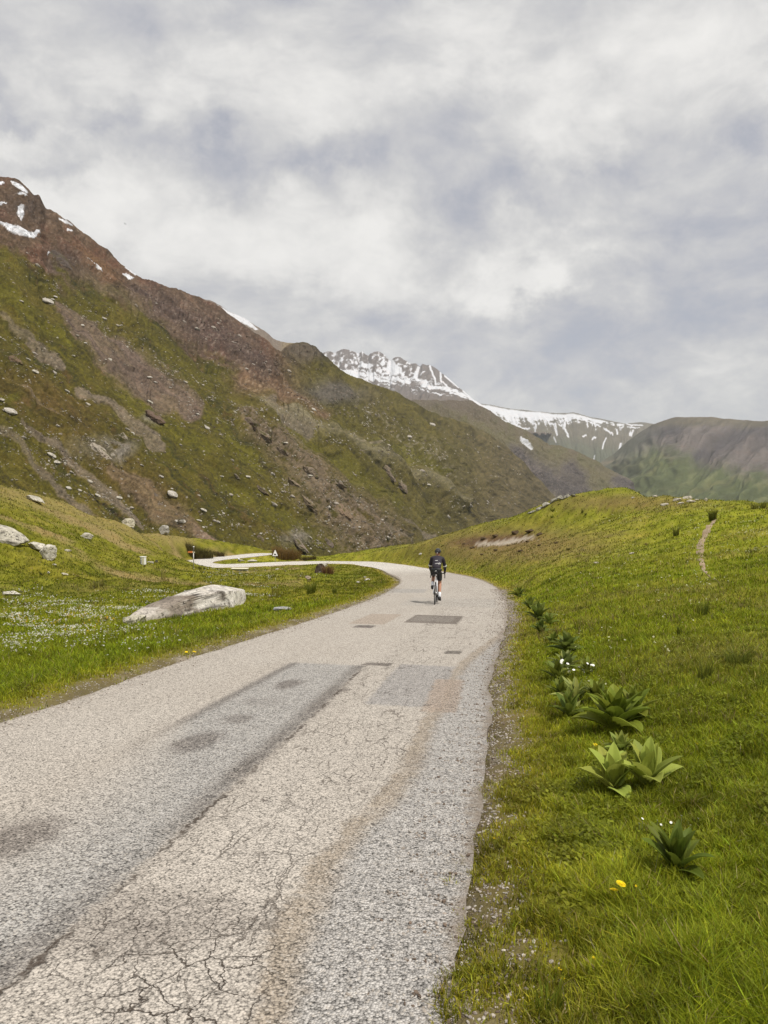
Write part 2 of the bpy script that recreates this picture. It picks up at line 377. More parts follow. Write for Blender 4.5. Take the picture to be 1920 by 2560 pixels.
def masks(x, y, z):
    """what grows or lies where: returns dict of 0..1 fields for ground points"""
    px, py = pix(np.stack([x, y, z], -1)); s, t, rz_ = road_st(x, y); e = np.abs(t) - half_w(s)
    n1 = fbm(x * .5, y * .5, 0, 4, .55, 21); n2 = fbm(x * .13, y * .13, 0, 4, .55, 31); n3 = fbm(x * 2.2, y * 2.2, 0, 3, .5, 41)
    wx = px + 40 * n1; wy = py + 14 * n3
    right = (t > 0) & (y < 60)
    m = {'e': e, 'y': y, 'px': px, 'py': py, 'n1': n1, 'n2': n2, 'n3': n3, 't': t}
    m['gravel'] = (1 - sst(e + .34 * n3 + .30 * n1, .02, .42)) * (e > -.3)
    m['verge'] = 1 - sst(e + .3 * n1, .2, .95)
    knoll = np.exp(-(((wx - 1270) / 230) ** 2 + ((wy - 1365) / 44) ** 2))
    crest = np.exp(-(((wx - 1560) / 190) ** 2 + ((wy - 1256) / 20) ** 2)) * .9
    m['knoll'] = np.clip(knoll + .9 * crest, 0, 1)
    lefts = sst(y, 20, 40) * sst(-n2 + .15 * n1 + .1 * n3, .02, .3) * (px < 760)
    hum = np.exp(-((poly_dist(wx, wy, [(0, 1225), (174, 1270), (324, 1325), (463, 1350)]) / 26) ** 2)) * .7 * (y > 30)
    m['dry'] = np.clip(np.maximum.reduce([knoll * .8, crest * .6, lefts * .95, hum, .35 * sst(n1 + n3 * .6, .1, .5) * (y > 12), (.4 * sst(n2, .0, .3) * right)]), 0, 1)
    m['earth'] = np.clip((np.exp(-(((wx - 1235) / 110) ** 2 + ((py + 10 * n3 - 1352 - .06 * (1235 - px)) / 15) ** 2 * 1.0)) * 1.7 - .35), 0, 1) * (y > 30) * (px < 1420)
    m['sand'] = sst(1.0 - poly_dist(px + 12 * n3, py + 6 * n3, [(1195, 1362), (1265, 1356), (1345, 1342)], [6, 8, 4]) , 0, .5) * (y > 30)
    m['dark'] = np.clip(sst(n3 + .6 * n1, .22, .5) * .8, 0, 1)
    return m
LUSH = np.array((.205, .250, .013)); YEL = np.array((.310, .310, .025)); DARKG = np.array((.085, .112, .009)); DRY = np.array((.245, .200, .075)); BROWN = np.array((.155, .095, .042))
def grass_colour(m, jitter):
    n = len(m['n1']); c = np.tile(LUSH, (n, 1))
    c = cmix(c, YEL, np.clip(.35 + m['n2'] * 1.3 + m['n1'] * .6, 0, 1) * .75)
    c = cmix(c, DARKG, m['dark'] * .55)
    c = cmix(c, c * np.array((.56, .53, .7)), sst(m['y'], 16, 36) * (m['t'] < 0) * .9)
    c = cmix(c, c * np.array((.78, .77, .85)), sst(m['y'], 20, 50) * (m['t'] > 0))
    c = c * (1 + (1.1 * m['n3'] + .7 * m['n1']) * sst(m['y'], 6, 22)).clip(.45, 1.6)[:, None]
    c = cmix(c, YEL * np.array((1.1, .95, 1.3)), m['verge'] * .55)
    c = cmix(c, DRY, m['dry'] * .88); c = cmix(c, (.165, .128, .040), m['knoll'] * .75); c = cmix(c, BROWN, m['earth'] * .8)
    return c * jitter
gm = masks(gx, gy, gz)
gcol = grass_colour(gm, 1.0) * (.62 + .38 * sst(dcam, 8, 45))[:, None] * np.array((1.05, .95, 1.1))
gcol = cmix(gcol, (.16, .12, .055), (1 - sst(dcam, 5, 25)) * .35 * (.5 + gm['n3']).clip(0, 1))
gcol = cmix(gcol, (.12, .075, .04), gm['earth'] * .85)
gcol = cmix(gcol, (.36, .31, .245), gm['sand'])
gcol = cmix(gcol, (.12, .095, .06), gm['gravel'] * .8); gcol = cmix(gcol, (.33, .285, .235), gm['gravel'] * sst(gm['n3'] + .5 * fbm(gx * 9, gy * 9, 0, 2, .5, 15), .0, .3) * .8)
m_meadow = mat_terrain('meadow_ground', 1.1, .26, .05, 9.0)
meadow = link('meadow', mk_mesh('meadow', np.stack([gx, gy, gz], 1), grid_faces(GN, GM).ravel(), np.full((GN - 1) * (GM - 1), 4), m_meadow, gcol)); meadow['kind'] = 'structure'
# ------------------------------------------------------------------ road surface
def st_of(px, py):
    """road coordinates of a photo pixel on the road plane"""
    D = np.exp(np.linspace(math.log(1.5), math.log(130), 3000)); P = at(np.full(3000, px), np.full(3000, py), D)
    s, t, z = road_st(P[:, 0], P[:, 1]); i = int(np.argmax(P[:, 2] <= z)); return float(s[i]), float(t[i])
keep = np.concatenate([np.arange(0, len(RL))])
nc = 41; tt = np.linspace(-1, 1, nc)
hw = half_w(RS)
eL = hw + .06 * fbm(RS * .9, RS * 0 + 3.3, 0, 4, .6, 61) + .03 * pnoise(RS * 4.1, 0.5, 0.5, 62); eR = hw + .05 + .12 * fbm(RS * .9, RS * 0 + 9.1, 0, 5, .65, 71) + .05 * pnoise(RS * 3.7, 1.5, 0.5, 72)
off = np.where(tt[None] < 0, tt[None] * eL[:, None], tt[None] * eR[:, None])
rp = np.zeros((len(RL), nc, 3)); rp[..., :2] = RL[:, None, :2] + RN[:, None] * off[..., None]
bank = .03 * sst(RS, 75, 95) * (1 - sst(RS, 118, 126))
rp[..., 2] = RL[:, 2, None] + .012 * (1 - tt[None] ** 2) + bank[:, None] * off * 1.0
ruv = np.stack([off, np.repeat(RS[:, None], nc, 1)], -1).reshape(-1, 2)
m_road = bpy.data.materials.new('worn_asphalt'); m_road.use_nodes = True; nt = m_road.node_tree; bs = nt.nodes['Principled BSDF']
uvn = N(nt, 'ShaderNodeUVMap', uv_map='UVMap').outputs[0]
T_, Sx_, _ = N(nt, 'ShaderNodeSeparateXYZ', {0: uvn}).outputs
big = NOISE(nt, uvn, .55, 4); med = NOISE(nt, uvn, 2.6, 5, .6); fine = NOISE(nt, uvn, 14.0, 4, .6)
long_ = NOISE(nt, N(nt, 'ShaderNodeMapping', {0: uvn, 'Scale': (2.2, .22, 1)}).outputs[0], 1.0, 5, .6)
wob = M(nt, 'MULTIPLY', M(nt, 'SUBTRACT', med, .5), .22); wobf = M(nt, 'MULTIPLY', M(nt, 'SUBTRACT', fine, .5), .14)
Tw = M(nt, 'ADD', T_, M(nt, 'ADD', wob, wobf)); Sw = M(nt, 'ADD', Sx_, wobf)
def inside(x, a, b, soft=.05): return M(nt, 'MULTIPLY', SS(nt, x, a - soft, a + soft), M(nt, 'SUBTRACT', 1.0, SS(nt, x, b - soft, b + soft)))
def line(x, c, wdt): return M(nt, 'SUBTRACT', 1.0, SS(nt, M(nt, 'ABSOLUTE', M(nt, 'SUBTRACT', x, c)), 0.0, wdt))
col = MIX(nt, big, (.415, .372, .322), (.47, .43, .382))
col = MIX(nt, M(nt, 'MULTIPLY', SS(nt, long_, .42, .7), .4), col, (.36, .32, .275))
# grey repair strip down the middle-left, seen from its far end towards the viewer
sA, tA0 = st_of(741, 1653); sB, tB0 = st_of(903, 1672); s2, tA1 = st_of(243, 1904); s3, tB1 = st_of(648, 1915); s4, tB2 = st_of(60, 2420)
sEnd = (sA + sB) / 2; tL = (tA0 + tA1) / 2; tR = (tB0 + tB1) / 2
kL = (tA1 - tA0) / (s2 - sA); kR = (tB2 - tB0) / (s4 - sB)
TLx = M(nt, 'SUBTRACT', M(nt, 'ADD', T_, M(nt, 'MULTIPLY', wobf, .5)), M(nt, 'MULTIPLY_ADD', M(nt, 'SUBTRACT', Sx_, sA), kL, tA0))
TRx = M(nt, 'SUBTRACT', M(nt, 'ADD', T_, wobf), M(nt, 'MULTIPLY_ADD', M(nt, 'SUBTRACT', Sx_, sB), kR, tB0))
near = M(nt, 'SUBTRACT', 1.0, SS(nt, Sw, sEnd - .1, sEnd + .1))
strip = M(nt, 'MULTIPLY', M(nt, 'MULTIPLY', SS(nt, TLx, -.04, M(nt, 'ADD', .06, M(nt, 'MULTIPLY', M(nt, 'SUBTRACT', 1.0, SS(nt, Sx_, 10.5, 13.5)), 1.1))), M(nt, 'SUBTRACT', 1.0, SS(nt, TRx, -.04, .04))), near)
col = MIX(nt, strip, col, MIX(nt, med, (.325, .31, .29), (.41, .39, .365)))
seamR = M(nt, 'MULTIPLY', line(TRx, -.05, .17), near); seamL = M(nt, 'MULTIPLY', M(nt, 'MULTIPLY', line(TLx, .05, .12), near), SS(nt, Sx_, 11.0, 14.0))
seam = M(nt, 'MULTIPLY', M(nt, 'MAXIMUM', M(nt, 'MULTIPLY', seamR, SS(nt, big, .28, .62)), M(nt, 'MULTIPLY', seamL, .8)), .75)
col = MIX(nt, seam, col, (.125, .105, .09))
# gravelly grey strip along the right edge, with a silt line
pts = [st_of(1152, 1662), st_of(1058, 1819), st_of(980, 1967), st_of(831, 2124), st_of(752, 2250), st_of(690, 2383), st_of(650, 2560)]
fc = N(nt, 'ShaderNodeFloatCurve'); cv = fc.mapping.curves[0]
smin, smax = pts[-1][0] - .5, pts[0][0] + 3.0
cv.points[0].location = (0, (pts[-1][1] + 3) / 6); cv.points[1].location = (1, (2.0 + 3) / 6)
for s_, t_ in pts: cv.points.new((s_ - smin) / (smax - smin), (t_ + 3) / 6)
fc.mapping.update()
nt.links.new(M(nt, 'DIVIDE', M(nt, 'SUBTRACT', Sx_, smin), smax - smin), fc.inputs['Value'])
edgeT = M(nt, 'SUBTRACT', M(nt, 'MULTIPLY', fc.outputs[0], 6.0), 3.0)
dE = M(nt, 'SUBTRACT', M(nt, 'ADD', T_, M(nt, 'ADD', M(nt, 'MULTIPLY', wob, .9), M(nt, 'MULTIPLY', wobf, 1.0))), edgeT)
nearR = M(nt, 'SUBTRACT', 1.0, SS(nt, Sx_, pts[0][0] + 2.5, pts[0][0] + 12))
gstrip = M(nt, 'MULTIPLY', SS(nt, dE, .0, .16), nearR)
col = MIX(nt, gstrip, col, MIX(nt, med, (.345, .325, .305), (.42, .40, .375)))
silt = M(nt, 'MULTIPLY', M(nt, 'MULTIPLY', SS(nt, dE, -.02, .03), M(nt, 'SUBTRACT', 1.0, SS(nt, dE, .04, .20))), nearR)
silt = M(nt, 'MAXIMUM', silt, M(nt, 'MULTIPLY', M(nt, 'MULTIPLY', SS(nt, dE, -.08, .0), M(nt, 'SUBTRACT', 1.0, SS(nt, dE, .05, .2))), nearR))
silt = M(nt, 'MULTIPLY', silt, SS(nt, med, .25, .5))
col = MIX(nt, M(nt, 'MULTIPLY', silt, .62), col, (.27, .215, .155))
col = MIX(nt, M(nt, 'MULTIPLY', SS(nt, dE, .62, 1.05), .6), col, (.40, .345, .29))
col = MIX(nt, M(nt, 'MULTIPLY', SS(nt, Sx_, 55, 75), .75), col, (.68, .645, .59))  # far stretch paled: grazing glare put into its base colour
# later repairs: square patches
def rect(p0, p1, p2_, p3_, colr, f=.9):
    global col
    a = [st_of(*q) for q in (p0, p1, p2_, p3_)]
    t0 = min(q[1] for q in a[:2]); t1 = max(q[1] for q in a[:2]); s0 = min(q[0] for q in a); s1 = max(q[0] for q in a)
    Tj = M(nt, 'ADD', T_, M(nt, 'MULTIPLY', wobf, 1.3)); Sj = M(nt, 'ADD', Sx_, M(nt, 'ADD', M(nt, 'MULTIPLY', wobf, 2.0), M(nt, 'MULTIPLY', wob, .8)))
    col = MIX(nt, M(nt, 'MULTIPLY', M(nt, 'MULTIPLY', inside(Tj, t0, t1, .03), inside(Sj, s0, s1, .06)), f), col, colr)
rect((925, 1748), (1100, 1772), (1129, 1666), (940, 1660), (.30, .285, .275), .8)
rect((1090, 1700), (1160, 1702), (1160, 1780), (1080, 1780), (.34, .27, .215), .8)
rect((1022, 1549), (1142, 1561), (1150, 1541), (1040, 1541), (.16, .135, .115), .95)
rect((1034, 1547), (1128, 1557), (1136, 1543), (1050, 1543), (.22, .195, .17), .9)
rect((880, 1570), (930, 1570), (930, 1565), (888, 1565), (.13, .11, .10), .95)
rect((1110, 1634), (1152, 1634), (1152, 1629), (1110, 1629), (.13, .115, .10), .9)
rect((905, 1664), (975, 1666), (975, 1659), (905, 1659), (.14, .12, .105), .9)
rect((870, 1560), (960, 1562), (980, 1536), (890, 1536), (.33, .26, .20), .6)
rect((960, 1480), (1060, 1483), (1080, 1473), (980, 1473), (.31, .30, .285), .6)
rect((1000, 1512), (1240, 1520), (1240, 1500), (1020, 1495), (.38, .355, .32), .5)
def stain(px_, py_, rt, rs, f, colr=(.10, .08, .07)):
    global col
    s0, t0 = st_of(px_, py_)
    a = M(nt, 'MULTIPLY', M(nt, 'SUBTRACT', Tw, t0), 1 / rt); b_ = M(nt, 'MULTIPLY', M(nt, 'SUBTRACT', Sw, s0), 1 / rs)
    d = M(nt, 'SQRT', M(nt, 'ADD', M(nt, 'MULTIPLY', a, a), M(nt, 'MULTIPLY', b_, b_)))
    col = MIX(nt, M(nt, 'MULTIPLY', M(nt, 'SUBTRACT', 1.0, SS(nt, d, .45, 1.15)), f), col, colr)
for q in ((721, 1712, .17, .40, .6), (495, 1858, .20, .42, .6), (40, 2105, .25, .40, .62), (595, 1798, .16, .25, .45), (650, 1755, .3, .25, .2), (1040, 1905, .12, .3, .2), (860, 1725, .09, .12, .6), (661, 2004, .028, .04, .8), (430, 2290, .5, .3, .3), (300, 2350, .3, .2, .25)): stain(*q)
# stone chips
vor = N(nt, 'ShaderNodeTexVoronoi', {'Vector': uvn, 'Scale': 95.0, 'Randomness': 1.0})
chip = N(nt, 'ShaderNodeSeparateColor', {0: vor.outputs['Color']}).outputs
vor2 = N(nt, 'ShaderNodeTexVoronoi', {'Vector': uvn, 'Scale': 34.0}); c2 = N(nt, 'ShaderNodeSeparateColor', {0: vor2.outputs['Color']}).outputs
coarse = M(nt, 'MAXIMUM', M(nt, 'MULTIPLY', strip, .8), gstrip)
amp = M(nt, 'MULTIPLY_ADD', coarse, .25, .72)
cf = M(nt, 'MULTIPLY_ADD', M(nt, 'SUBTRACT', chip[0], .5), amp, 1.0)
cf = M(nt, 'MULTIPLY', cf, M(nt, 'MULTIPLY_ADD', M(nt, 'SUBTRACT', c2[0], .5), M(nt, 'MULTIPLY', coarse, .18), 1.0))
cf = M(nt, 'MULTIPLY', cf, M(nt, 'MULTIPLY_ADD', M(nt, 'SUBTRACT', fine, .5), .55, 1.0))
gap = M(nt, 'MULTIPLY', SS(nt, vor.outputs['Distance'], .45, .8), .55)
cf = M(nt, 'MAXIMUM', M(nt, 'SUBTRACT', cf, gap), .12)
col = N(nt, 'ShaderNodeVectorMath', {0: col, 'Scale': cf}, operation='SCALE').outputs[0]
col = MIX(nt, M(nt, 'MULTIPLY', SS(nt, chip[1], .88, .95), .55), col, (.55, .5, .44))
# cracks: crazing between strip and gravel, worst near the viewer
cw = N(nt, 'ShaderNodeVectorMath', {0: uvn, 1: N(nt, 'ShaderNodeVectorMath', {0: NOISE(nt, uvn, 7.0, 4, .6, col=True), 'Scale': .12}, operation='SCALE').outputs[0]}, operation='ADD').outputs[0]
cmap = N(nt, 'ShaderNodeMapping', {0: cw, 'Scale': (1.0, .45, 1)}).outputs[0]
ve = N(nt, 'ShaderNodeTexVoronoi', {'Vector': cmap, 'Scale': 5.2}, feature='DISTANCE_TO_EDGE').outputs['Distance']
zone = M(nt, 'MULTIPLY', SS(nt, TRx, .0, .15), M(nt, 'SUBTRACT', 1.0, SS(nt, dE, -.05, .05)))
kern = M(nt, 'MULTIPLY', zone, M(nt, 'MULTIPLY', SS(nt, NOISE(nt, uvn, .9, 2), .44, .60), .8))
crk = M(nt, 'MULTIPLY', M(nt, 'SUBTRACT', 1.0, SS(nt, ve, .003, .014)), kern)
sC, tC = st_of(470, 2470)
dd = M(nt, 'SQRT', M(nt, 'ADD', M(nt, 'POWER', M(nt, 'MULTIPLY', M(nt, 'SUBTRACT', T_, tC), 1.6), 2.0), M(nt, 'POWER', M(nt, 'MULTIPLY', M(nt, 'SUBTRACT', Sx_, sC), .95), 2.0)))
block = M(nt, 'MULTIPLY', M(nt, 'SUBTRACT', 1.0, SS(nt, M(nt, 'ADD', dd, M(nt, 'MULTIPLY', wob, 1.6)), .28, .70)), M(nt, 'SUBTRACT', 1.0, SS(nt, dE, -.02, .1)))
ve2 = N(nt, 'ShaderNodeTexVoronoi', {'Vector': N(nt, 'ShaderNodeMapping', {0: cw, 'Scale': (1, .85, 1)}).outputs[0], 'Scale': 5.6}, feature='DISTANCE_TO_EDGE').outputs['Distance']
crk = M(nt, 'MAXIMUM', crk, M(nt, 'MULTIPLY', M(nt, 'SUBTRACT', 1.0, SS(nt, ve2, .003, .019)), block))
fmap = N(nt, 'ShaderNodeMapping', {0: cw, 'Scale': (1.0, .10, 1)}).outputs[0]
ve3 = N(nt, 'ShaderNodeTexVoronoi', {'Vector': fmap, 'Scale': 6.5}, feature='DISTANCE_TO_EDGE').outputs['Distance']
crk = M(nt, 'MAXIMUM', crk, M(nt, 'MULTIPLY', M(nt, 'MULTIPLY', M(nt, 'SUBTRACT', 1.0, SS(nt, ve3, .01, .03)), zone), M(nt, 'MULTIPLY', SS(nt, med, .46, .6), .6)))
sm = M(nt, 'MULTIPLY', M(nt, 'MULTIPLY', line(M(nt, 'ADD', TRx, M(nt, 'MULTIPLY', wob, .5)), .03, .022), near), SS(nt, med, .42, .55))
crk = M(nt, 'MAXIMUM', crk, sm)
col = MIX(nt, M(nt, 'MULTIPLY', crk, .9), col, (.055, .04, .03))
rim = M(nt, 'ADD', M(nt, 'ABSOLUTE', T_), M(nt, 'ADD', M(nt, 'MULTIPLY', wob, 1.6), M(nt, 'MULTIPLY', wobf, 2.2)))
col = MIX(nt, M(nt, 'MULTIPLY', SS(nt, rim, 2.08, 2.24), .8), col, MIX(nt, fine, (.10, .075, .05), (.30, .25, .20)))
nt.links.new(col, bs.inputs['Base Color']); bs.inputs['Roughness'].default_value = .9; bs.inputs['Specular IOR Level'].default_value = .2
hgt = M(nt, 'SUBTRACT', M(nt, 'MULTIPLY', M(nt, 'SUBTRACT', 1.0, vor.outputs['Distance']), M(nt, 'MULTIPLY_ADD', coarse, .006, .004)), M(nt, 'MULTIPLY', crk, .012))
bmp = N(nt, 'ShaderNodeBump', {'Height': hgt, 'Distance': 1.0, 'Strength': .8}); nt.links.new(bmp.outputs[0], bs.inputs['Normal'])
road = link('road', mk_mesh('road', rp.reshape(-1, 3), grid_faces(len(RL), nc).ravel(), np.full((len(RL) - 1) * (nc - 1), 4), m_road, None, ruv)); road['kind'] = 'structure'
# trodden path over the right-hand bank
tp = np.array([hit(*q)[:2] for q in ((1800, 1462), (1772, 1440), (1757, 1415), (1752, 1392), (1750, 1370), (1757, 1345), (1768, 1325), (1786, 1300))])
tl = catmull(np.concatenate([tp, np.zeros((len(tp), 1))], 1), .2)[:, :2]
tg = np.gradient(tl, axis=0); tg /= np.linalg.norm(tg, axis=1)[:, None]; tn = np.stack([tg[:, 1], -tg[:, 0]], 1)
wd = .12 + .05 * pnoise(np.arange(len(tl)) * .21, .5, .5, 5) ; ofs = np.linspace(-1, 1, 7)
pp = tl[:, None] + tn[:, None] * (ofs[None, :, None] * wd[:, None, None] * sst(np.arange(len(tl)), 0, 40)[:, None, None])
pz = ground(pp[..., 0], pp[..., 1]) + .02 - .012 * np.abs(ofs)[None]
m_path = mat_terrain('bare_earth', 2.0, .25)
pc = np.tile((.29, .225, .15), (pp.shape[0] * 7, 1)) * (1 + .3 * pnoise(pp[..., 0].ravel() * 2, pp[..., 1].ravel() * 2, .5, 8))[:, None]
path = link('path', mk_mesh('path', np.concatenate([pp, pz[..., None]], -1).reshape(-1, 3), grid_faces(len(tl), 7).ravel(), np.full((len(tl) - 1) * 6, 4), m_path, pc)); path['kind'] = 'structure'
# ------------------------------------------------------------------ mountains
def ipl(px, pts, c): p = np.array(pts, float); return np.interp(px, p[:, 0], p[:, c])
def slope_sheet(name, x0, x1, dx, nv, foot, ridge, disp, colour, material, nback=10, rough_edge=0.0, vpow=1.0, left=None):
    """hillside between its foot and its crest: (photo column, row, distance) read off the picture; the far side falls away behind the crest"""
    px = np.arange(x0, x1 + .1, dx)
    if left: px = np.concatenate([np.arange(left, x0 - 1, 7.0), px])      # carries on beyond the frame
    n = len(px)
    f = [ipl(px, foot, 1), 1 / ipl(px, foot, 2)]; r = [ipl(px, ridge, 1) , 1 / ipl(px, ridge, 2)]
    r[0] = r[0] + rough_edge * (fbm(px / 34, px * 0 + 1.7, 0, 5, .6, 401))
    v = np.linspace(0, 1, nv)[:, None]
    PX = np.repeat(px[None], nv, 0); PY = f[0][None] + (r[0] - f[0])[None] * v; D = 1 / (f[1][None] + (r[1] - f[1])[None] * v ** vpow)
    P = at(PX, PY, D)
    ta = np.gradient(P, axis=1); tb = np.gradient(P, axis=0); Nn = np.cross(ta, tb); Nn /= np.linalg.norm(Nn, axis=-1, keepdims=True) + 1e-12
    # fall-line coordinates for the streaks
    d, c = disp(PX, PY, np.repeat(v, n, 1), P, D)
    P = P + Nn * d[..., None]
    col = colour(PX, PY, np.repeat(v, n, 1), P, D, c)
    hd = P[-1] * np.array([1, 1, 0]); hd /= np.linalg.norm(hd, axis=-1, keepdims=True)
    L = np.linalg.norm(P[-1] - P[0], axis=-1).max() * .5
    back = np.stack([P[-1] + hd * L * (k / nback) ** 1.5 + np.array([0, 0, -1]) * L * .75 * (k / nback) ** 1.6 for k in range(1, nback + 1)])
    P2 = np.concatenate([P, back]); c2 = np.concatenate([col, np.repeat(col[-1:], nback, 0)])
    R = P2.shape[0]
    o = link(name, mk_mesh(name, P2.reshape(-1, 3), grid_faces(R, n).ravel(), np.full((R - 1) * (n - 1), 4), material, c2.reshape(-1, c2.shape[-1]))); o['kind'] = 'structure'
    return dict(o=o, P=P, N=Nn, PX=PX, PY=PY, D=D, px=px)
m_mtn = mat_terrain('alpine_slope', .35, .44, 2.4, .20, stones=.62)
m_far = mat_terrain('far_slope', .02, .16, 6.0, .012)
# --- the long slope filling the left
W_ridge = [(-2700, -500, 250), (-1800, -250, 330), (-1000, 20, 430), (-600, 160, 500), (-320, 250, 560), (-120, 380, 600), (0, 443, 640), (22, 444, 645), (46, 451, 650), (87, 488, 660), (97, 487, 662), (113, 520, 670), (127, 523, 675), (174, 552, 690), (231, 597, 715), (278, 632, 735), (318, 672, 750), (359, 695, 770), (428, 719, 800), (498, 742, 830),
    (538, 760, 850), (579, 791, 870), (636, 832, 890), (683, 866, 920), (702, 878, 960), (720, 862, 1010), (741, 856, 1020), (760, 858, 1030), (790, 864, 1050), (810, 884, 1060), (839, 912, 1090), (870, 936, 1150), (939, 961, 1290), (989, 977, 1400), (1062, 1019, 1550), (1098, 1038, 1620), (1152, 1052, 1750), (1206, 1074, 1850), (1262, 1112, 1950), (1300, 1146, 2000), (1345, 1195, 2050), (1387, 1241, 2100), (1420, 1300, 2100), (1480, 1345, 2150)]
W_foot = [(-2700, 1950, 60), (-1800, 1750, 95), (-1000, 1600, 135), (-320, 1520, 180), (0, 1440, 220), (300, 1432, 250), (560, 1432, 290), (700, 1432, 340), (900, 1432, 460), (1100, 1420, 720), (1300, 1390, 1300), (1480, 1370, 2000)]
BAND = [(600, 1035), (619, 1054), (717, 1134), (789, 1213), (862, 1286), (930, 1350)]
CREST2 = [(640, 1010), (700, 1040), (760, 1060), (827, 1084), (917, 1127), (989, 1164), (1060, 1200), (1150, 1262)]
UP = [(-320, 480), (0, 610), (60, 641), (151, 705), (241, 735), (316, 777), (377, 801), (452, 846), (500, 872), (600, 940), (690, 985), (760, 1000), (900, 1000), (1000, 960), (1500, 900)]
# streak direction on the picture for the fall lines of this slope
def fall(px, py): return (px * .66 - py * .75 * 1.0)      # across-slope coordinate (photo px)
def W_disp(px, py, v, P, D):
    s = D / FPX
    wx = px + 26 * fbm(px / 60, py / 60, 0, 3, .5, 91); wy = py + 26 * fbm(px / 60, py / 60, 0, 3, .5, 92)
    x, y, z = P[..., 0] / 60, P[..., 1] / 60, P[..., 2] / 60
    d = 7.0 * fbm(x * .55, y * .55, z * .55, 4, .5, 101) * np.minimum(D / 400, 1.6)
    ac = fall(wx, wy)
    g = fbm(ac / 46, (px + py) / 420, 0, 5, .6, 102)
    d += g * 9 * s * 2.6 + fbm(ac / 15, (px + py) / 130, 0, 4, .6, 105) * s * 7
    band = np.exp(-(poly_dist(wx, wy, BAND, [14, 20, 30, 42, 55, 70])) ** 2)
    c2 = poly_dist(wx, wy, CREST2, [30, 30, 34, 36, 36, 36, 30, 24]); c2 = np.exp(-c2 ** 2)
    d += band * 11 * s * 1.2 + c2 * 20 * s
    upm = sst(ipl(px.ravel(), UP, 1).reshape(px.shape) - wy + 60 * fbm(ac / 22, (px + py) / 200, 0, 5, .6, 109) + 30 * fbm(px / 40, py / 40, 0, 4, .6, 108), -20, 22) * (1 - sst(px, 640, 820))
    cl = np.exp(-(((wx - 845) / 75) ** 2 + ((wy - 985 + .1 * (845 - wx)) / 22) ** 2)); kn = np.exp(-(((wx - 770) / 60) ** 2 + ((wy - 885) / 24) ** 2))
    cr = np.exp(-(((wx - 160) / 50) ** 2 + ((wy - 660) / 40) ** 2)) + np.exp(-(((wx - 60) / 60) ** 2 + ((wy - 520) / 40) ** 2))
    out1 = np.exp(-(((wx - 298) / 34) ** 2 + ((wy - 1133) / 24) ** 2)) + np.exp(-(((wx - 388) / 28) ** 2 + ((wy - 1045) / 18) ** 2)) + np.exp(-(((wx - 745) / 42) ** 2 + ((wy - 1347) / 20) ** 2)) + np.exp(-(((wx - 230) / 80) ** 2 + ((wy - 1120) / 30) ** 2)) * .5
    rockn = fbm(P[..., 0] / 9, P[..., 1] / 9, P[..., 2] / 9, 4, .6, 103, True)
    rub = np.exp(-(poly_dist(wx, wy, [(330, 720), (450, 790), (560, 850), (660, 930)], [18, 45, 50, 45])) ** 2)
    rmask = np.clip(band * .9 + upm * .35 + cl + kn * .8 + cr + out1 + rub * .7, 0, 1.3)
    d += rockn * 5.5 * s * rmask * 1.3 + fbm(P[..., 0] / 3.5, P[..., 1] / 3.5, P[..., 2] / 3.5, 3, .6, 104) * s * 3.4 * (.35 + rmask)
    d *= sst(1 - v, .0, .03) * .85 + .15
    return d, dict(wx=wx, wy=wy, band=band, c2=c2, upm=upm, cl=cl, kn=kn, cr=cr, out1=out1, rockn=rockn, rub=rub, g=g, ac=ac)
GRASS1 = np.array((.074, .064, .012)); GRASS2 = np.array((.100, .080, .018)); GRASS3 = np.array((.040, .044, .007)); EARTH = np.array((.084, .054, .020)); SCREE = np.array((.195, .155, .115)); PINK = np.array((.155, .112, .088)); REDR = np.array((.115, .064, .042)); DKR = np.array((.062, .05, .044)); GREYR = np.array((.21, .185, .155)); SNOW = np.array((.55, .56, .585))  # grass and rock tones set low, carrying the cloud shade on this slope
def rock_density(qx, qy):
    return (.10 + 1.0 * np.exp(-(poly_dist(qx, qy, BAND, [16, 20, 30, 42, 50, 60])) ** 2) + .9 * np.exp(-(poly_dist(qx, qy, [(70, 640), (160, 735), (240, 800), (330, 860), (420, 930), (500, 990)], [26, 24, 20, 20, 24, 20])) ** 2) + .7 * np.exp(-(poly_dist(qx, qy, CREST2, [20] * 8)) ** 2) 
    + .8 * np.exp(-(poly_dist(qx, qy, [(370, 720), (480, 790), (600, 870), (690, 930)], [20, 45, 50, 40])) ** 2) + .8 * np.exp(-(poly_dist(qx, qy, [(760, 990), (900, 1030), (1000, 1090), (1100, 1150)], [30, 26, 26, 24])) ** 2) + .7 * np.exp(-(poly_dist(qx, qy, [(20, 1060), (140, 1150), (250, 1240), (340, 1300)], [40, 36, 32, 30])) ** 2) + .9 * np.exp(-(((qx - 240) / 110) ** 2 + ((qy - 1120) / 60) ** 2)) + .6 * np.exp(-(((qx - 60) / 90) ** 2 + ((qy - 900) / 60) ** 2)) 
    + .7 * np.exp(-(((qx - 740) / 70) ** 2 + ((qy - 1345) / 30) ** 2)) + .6 * np.exp(-(poly_dist(qx, qy, [(560, 1110), (660, 1180), (760, 1260), (800, 1300)], [20] * 4)) ** 2) + .5 * np.exp(-(poly_dist(qx, qy, [(540, 1035), (470, 1000)], [60, 40])) ** 2) + .6 * np.exp(-(((qx - 560) / 150) ** 2 + ((qy - 1300) / 40) ** 2)))
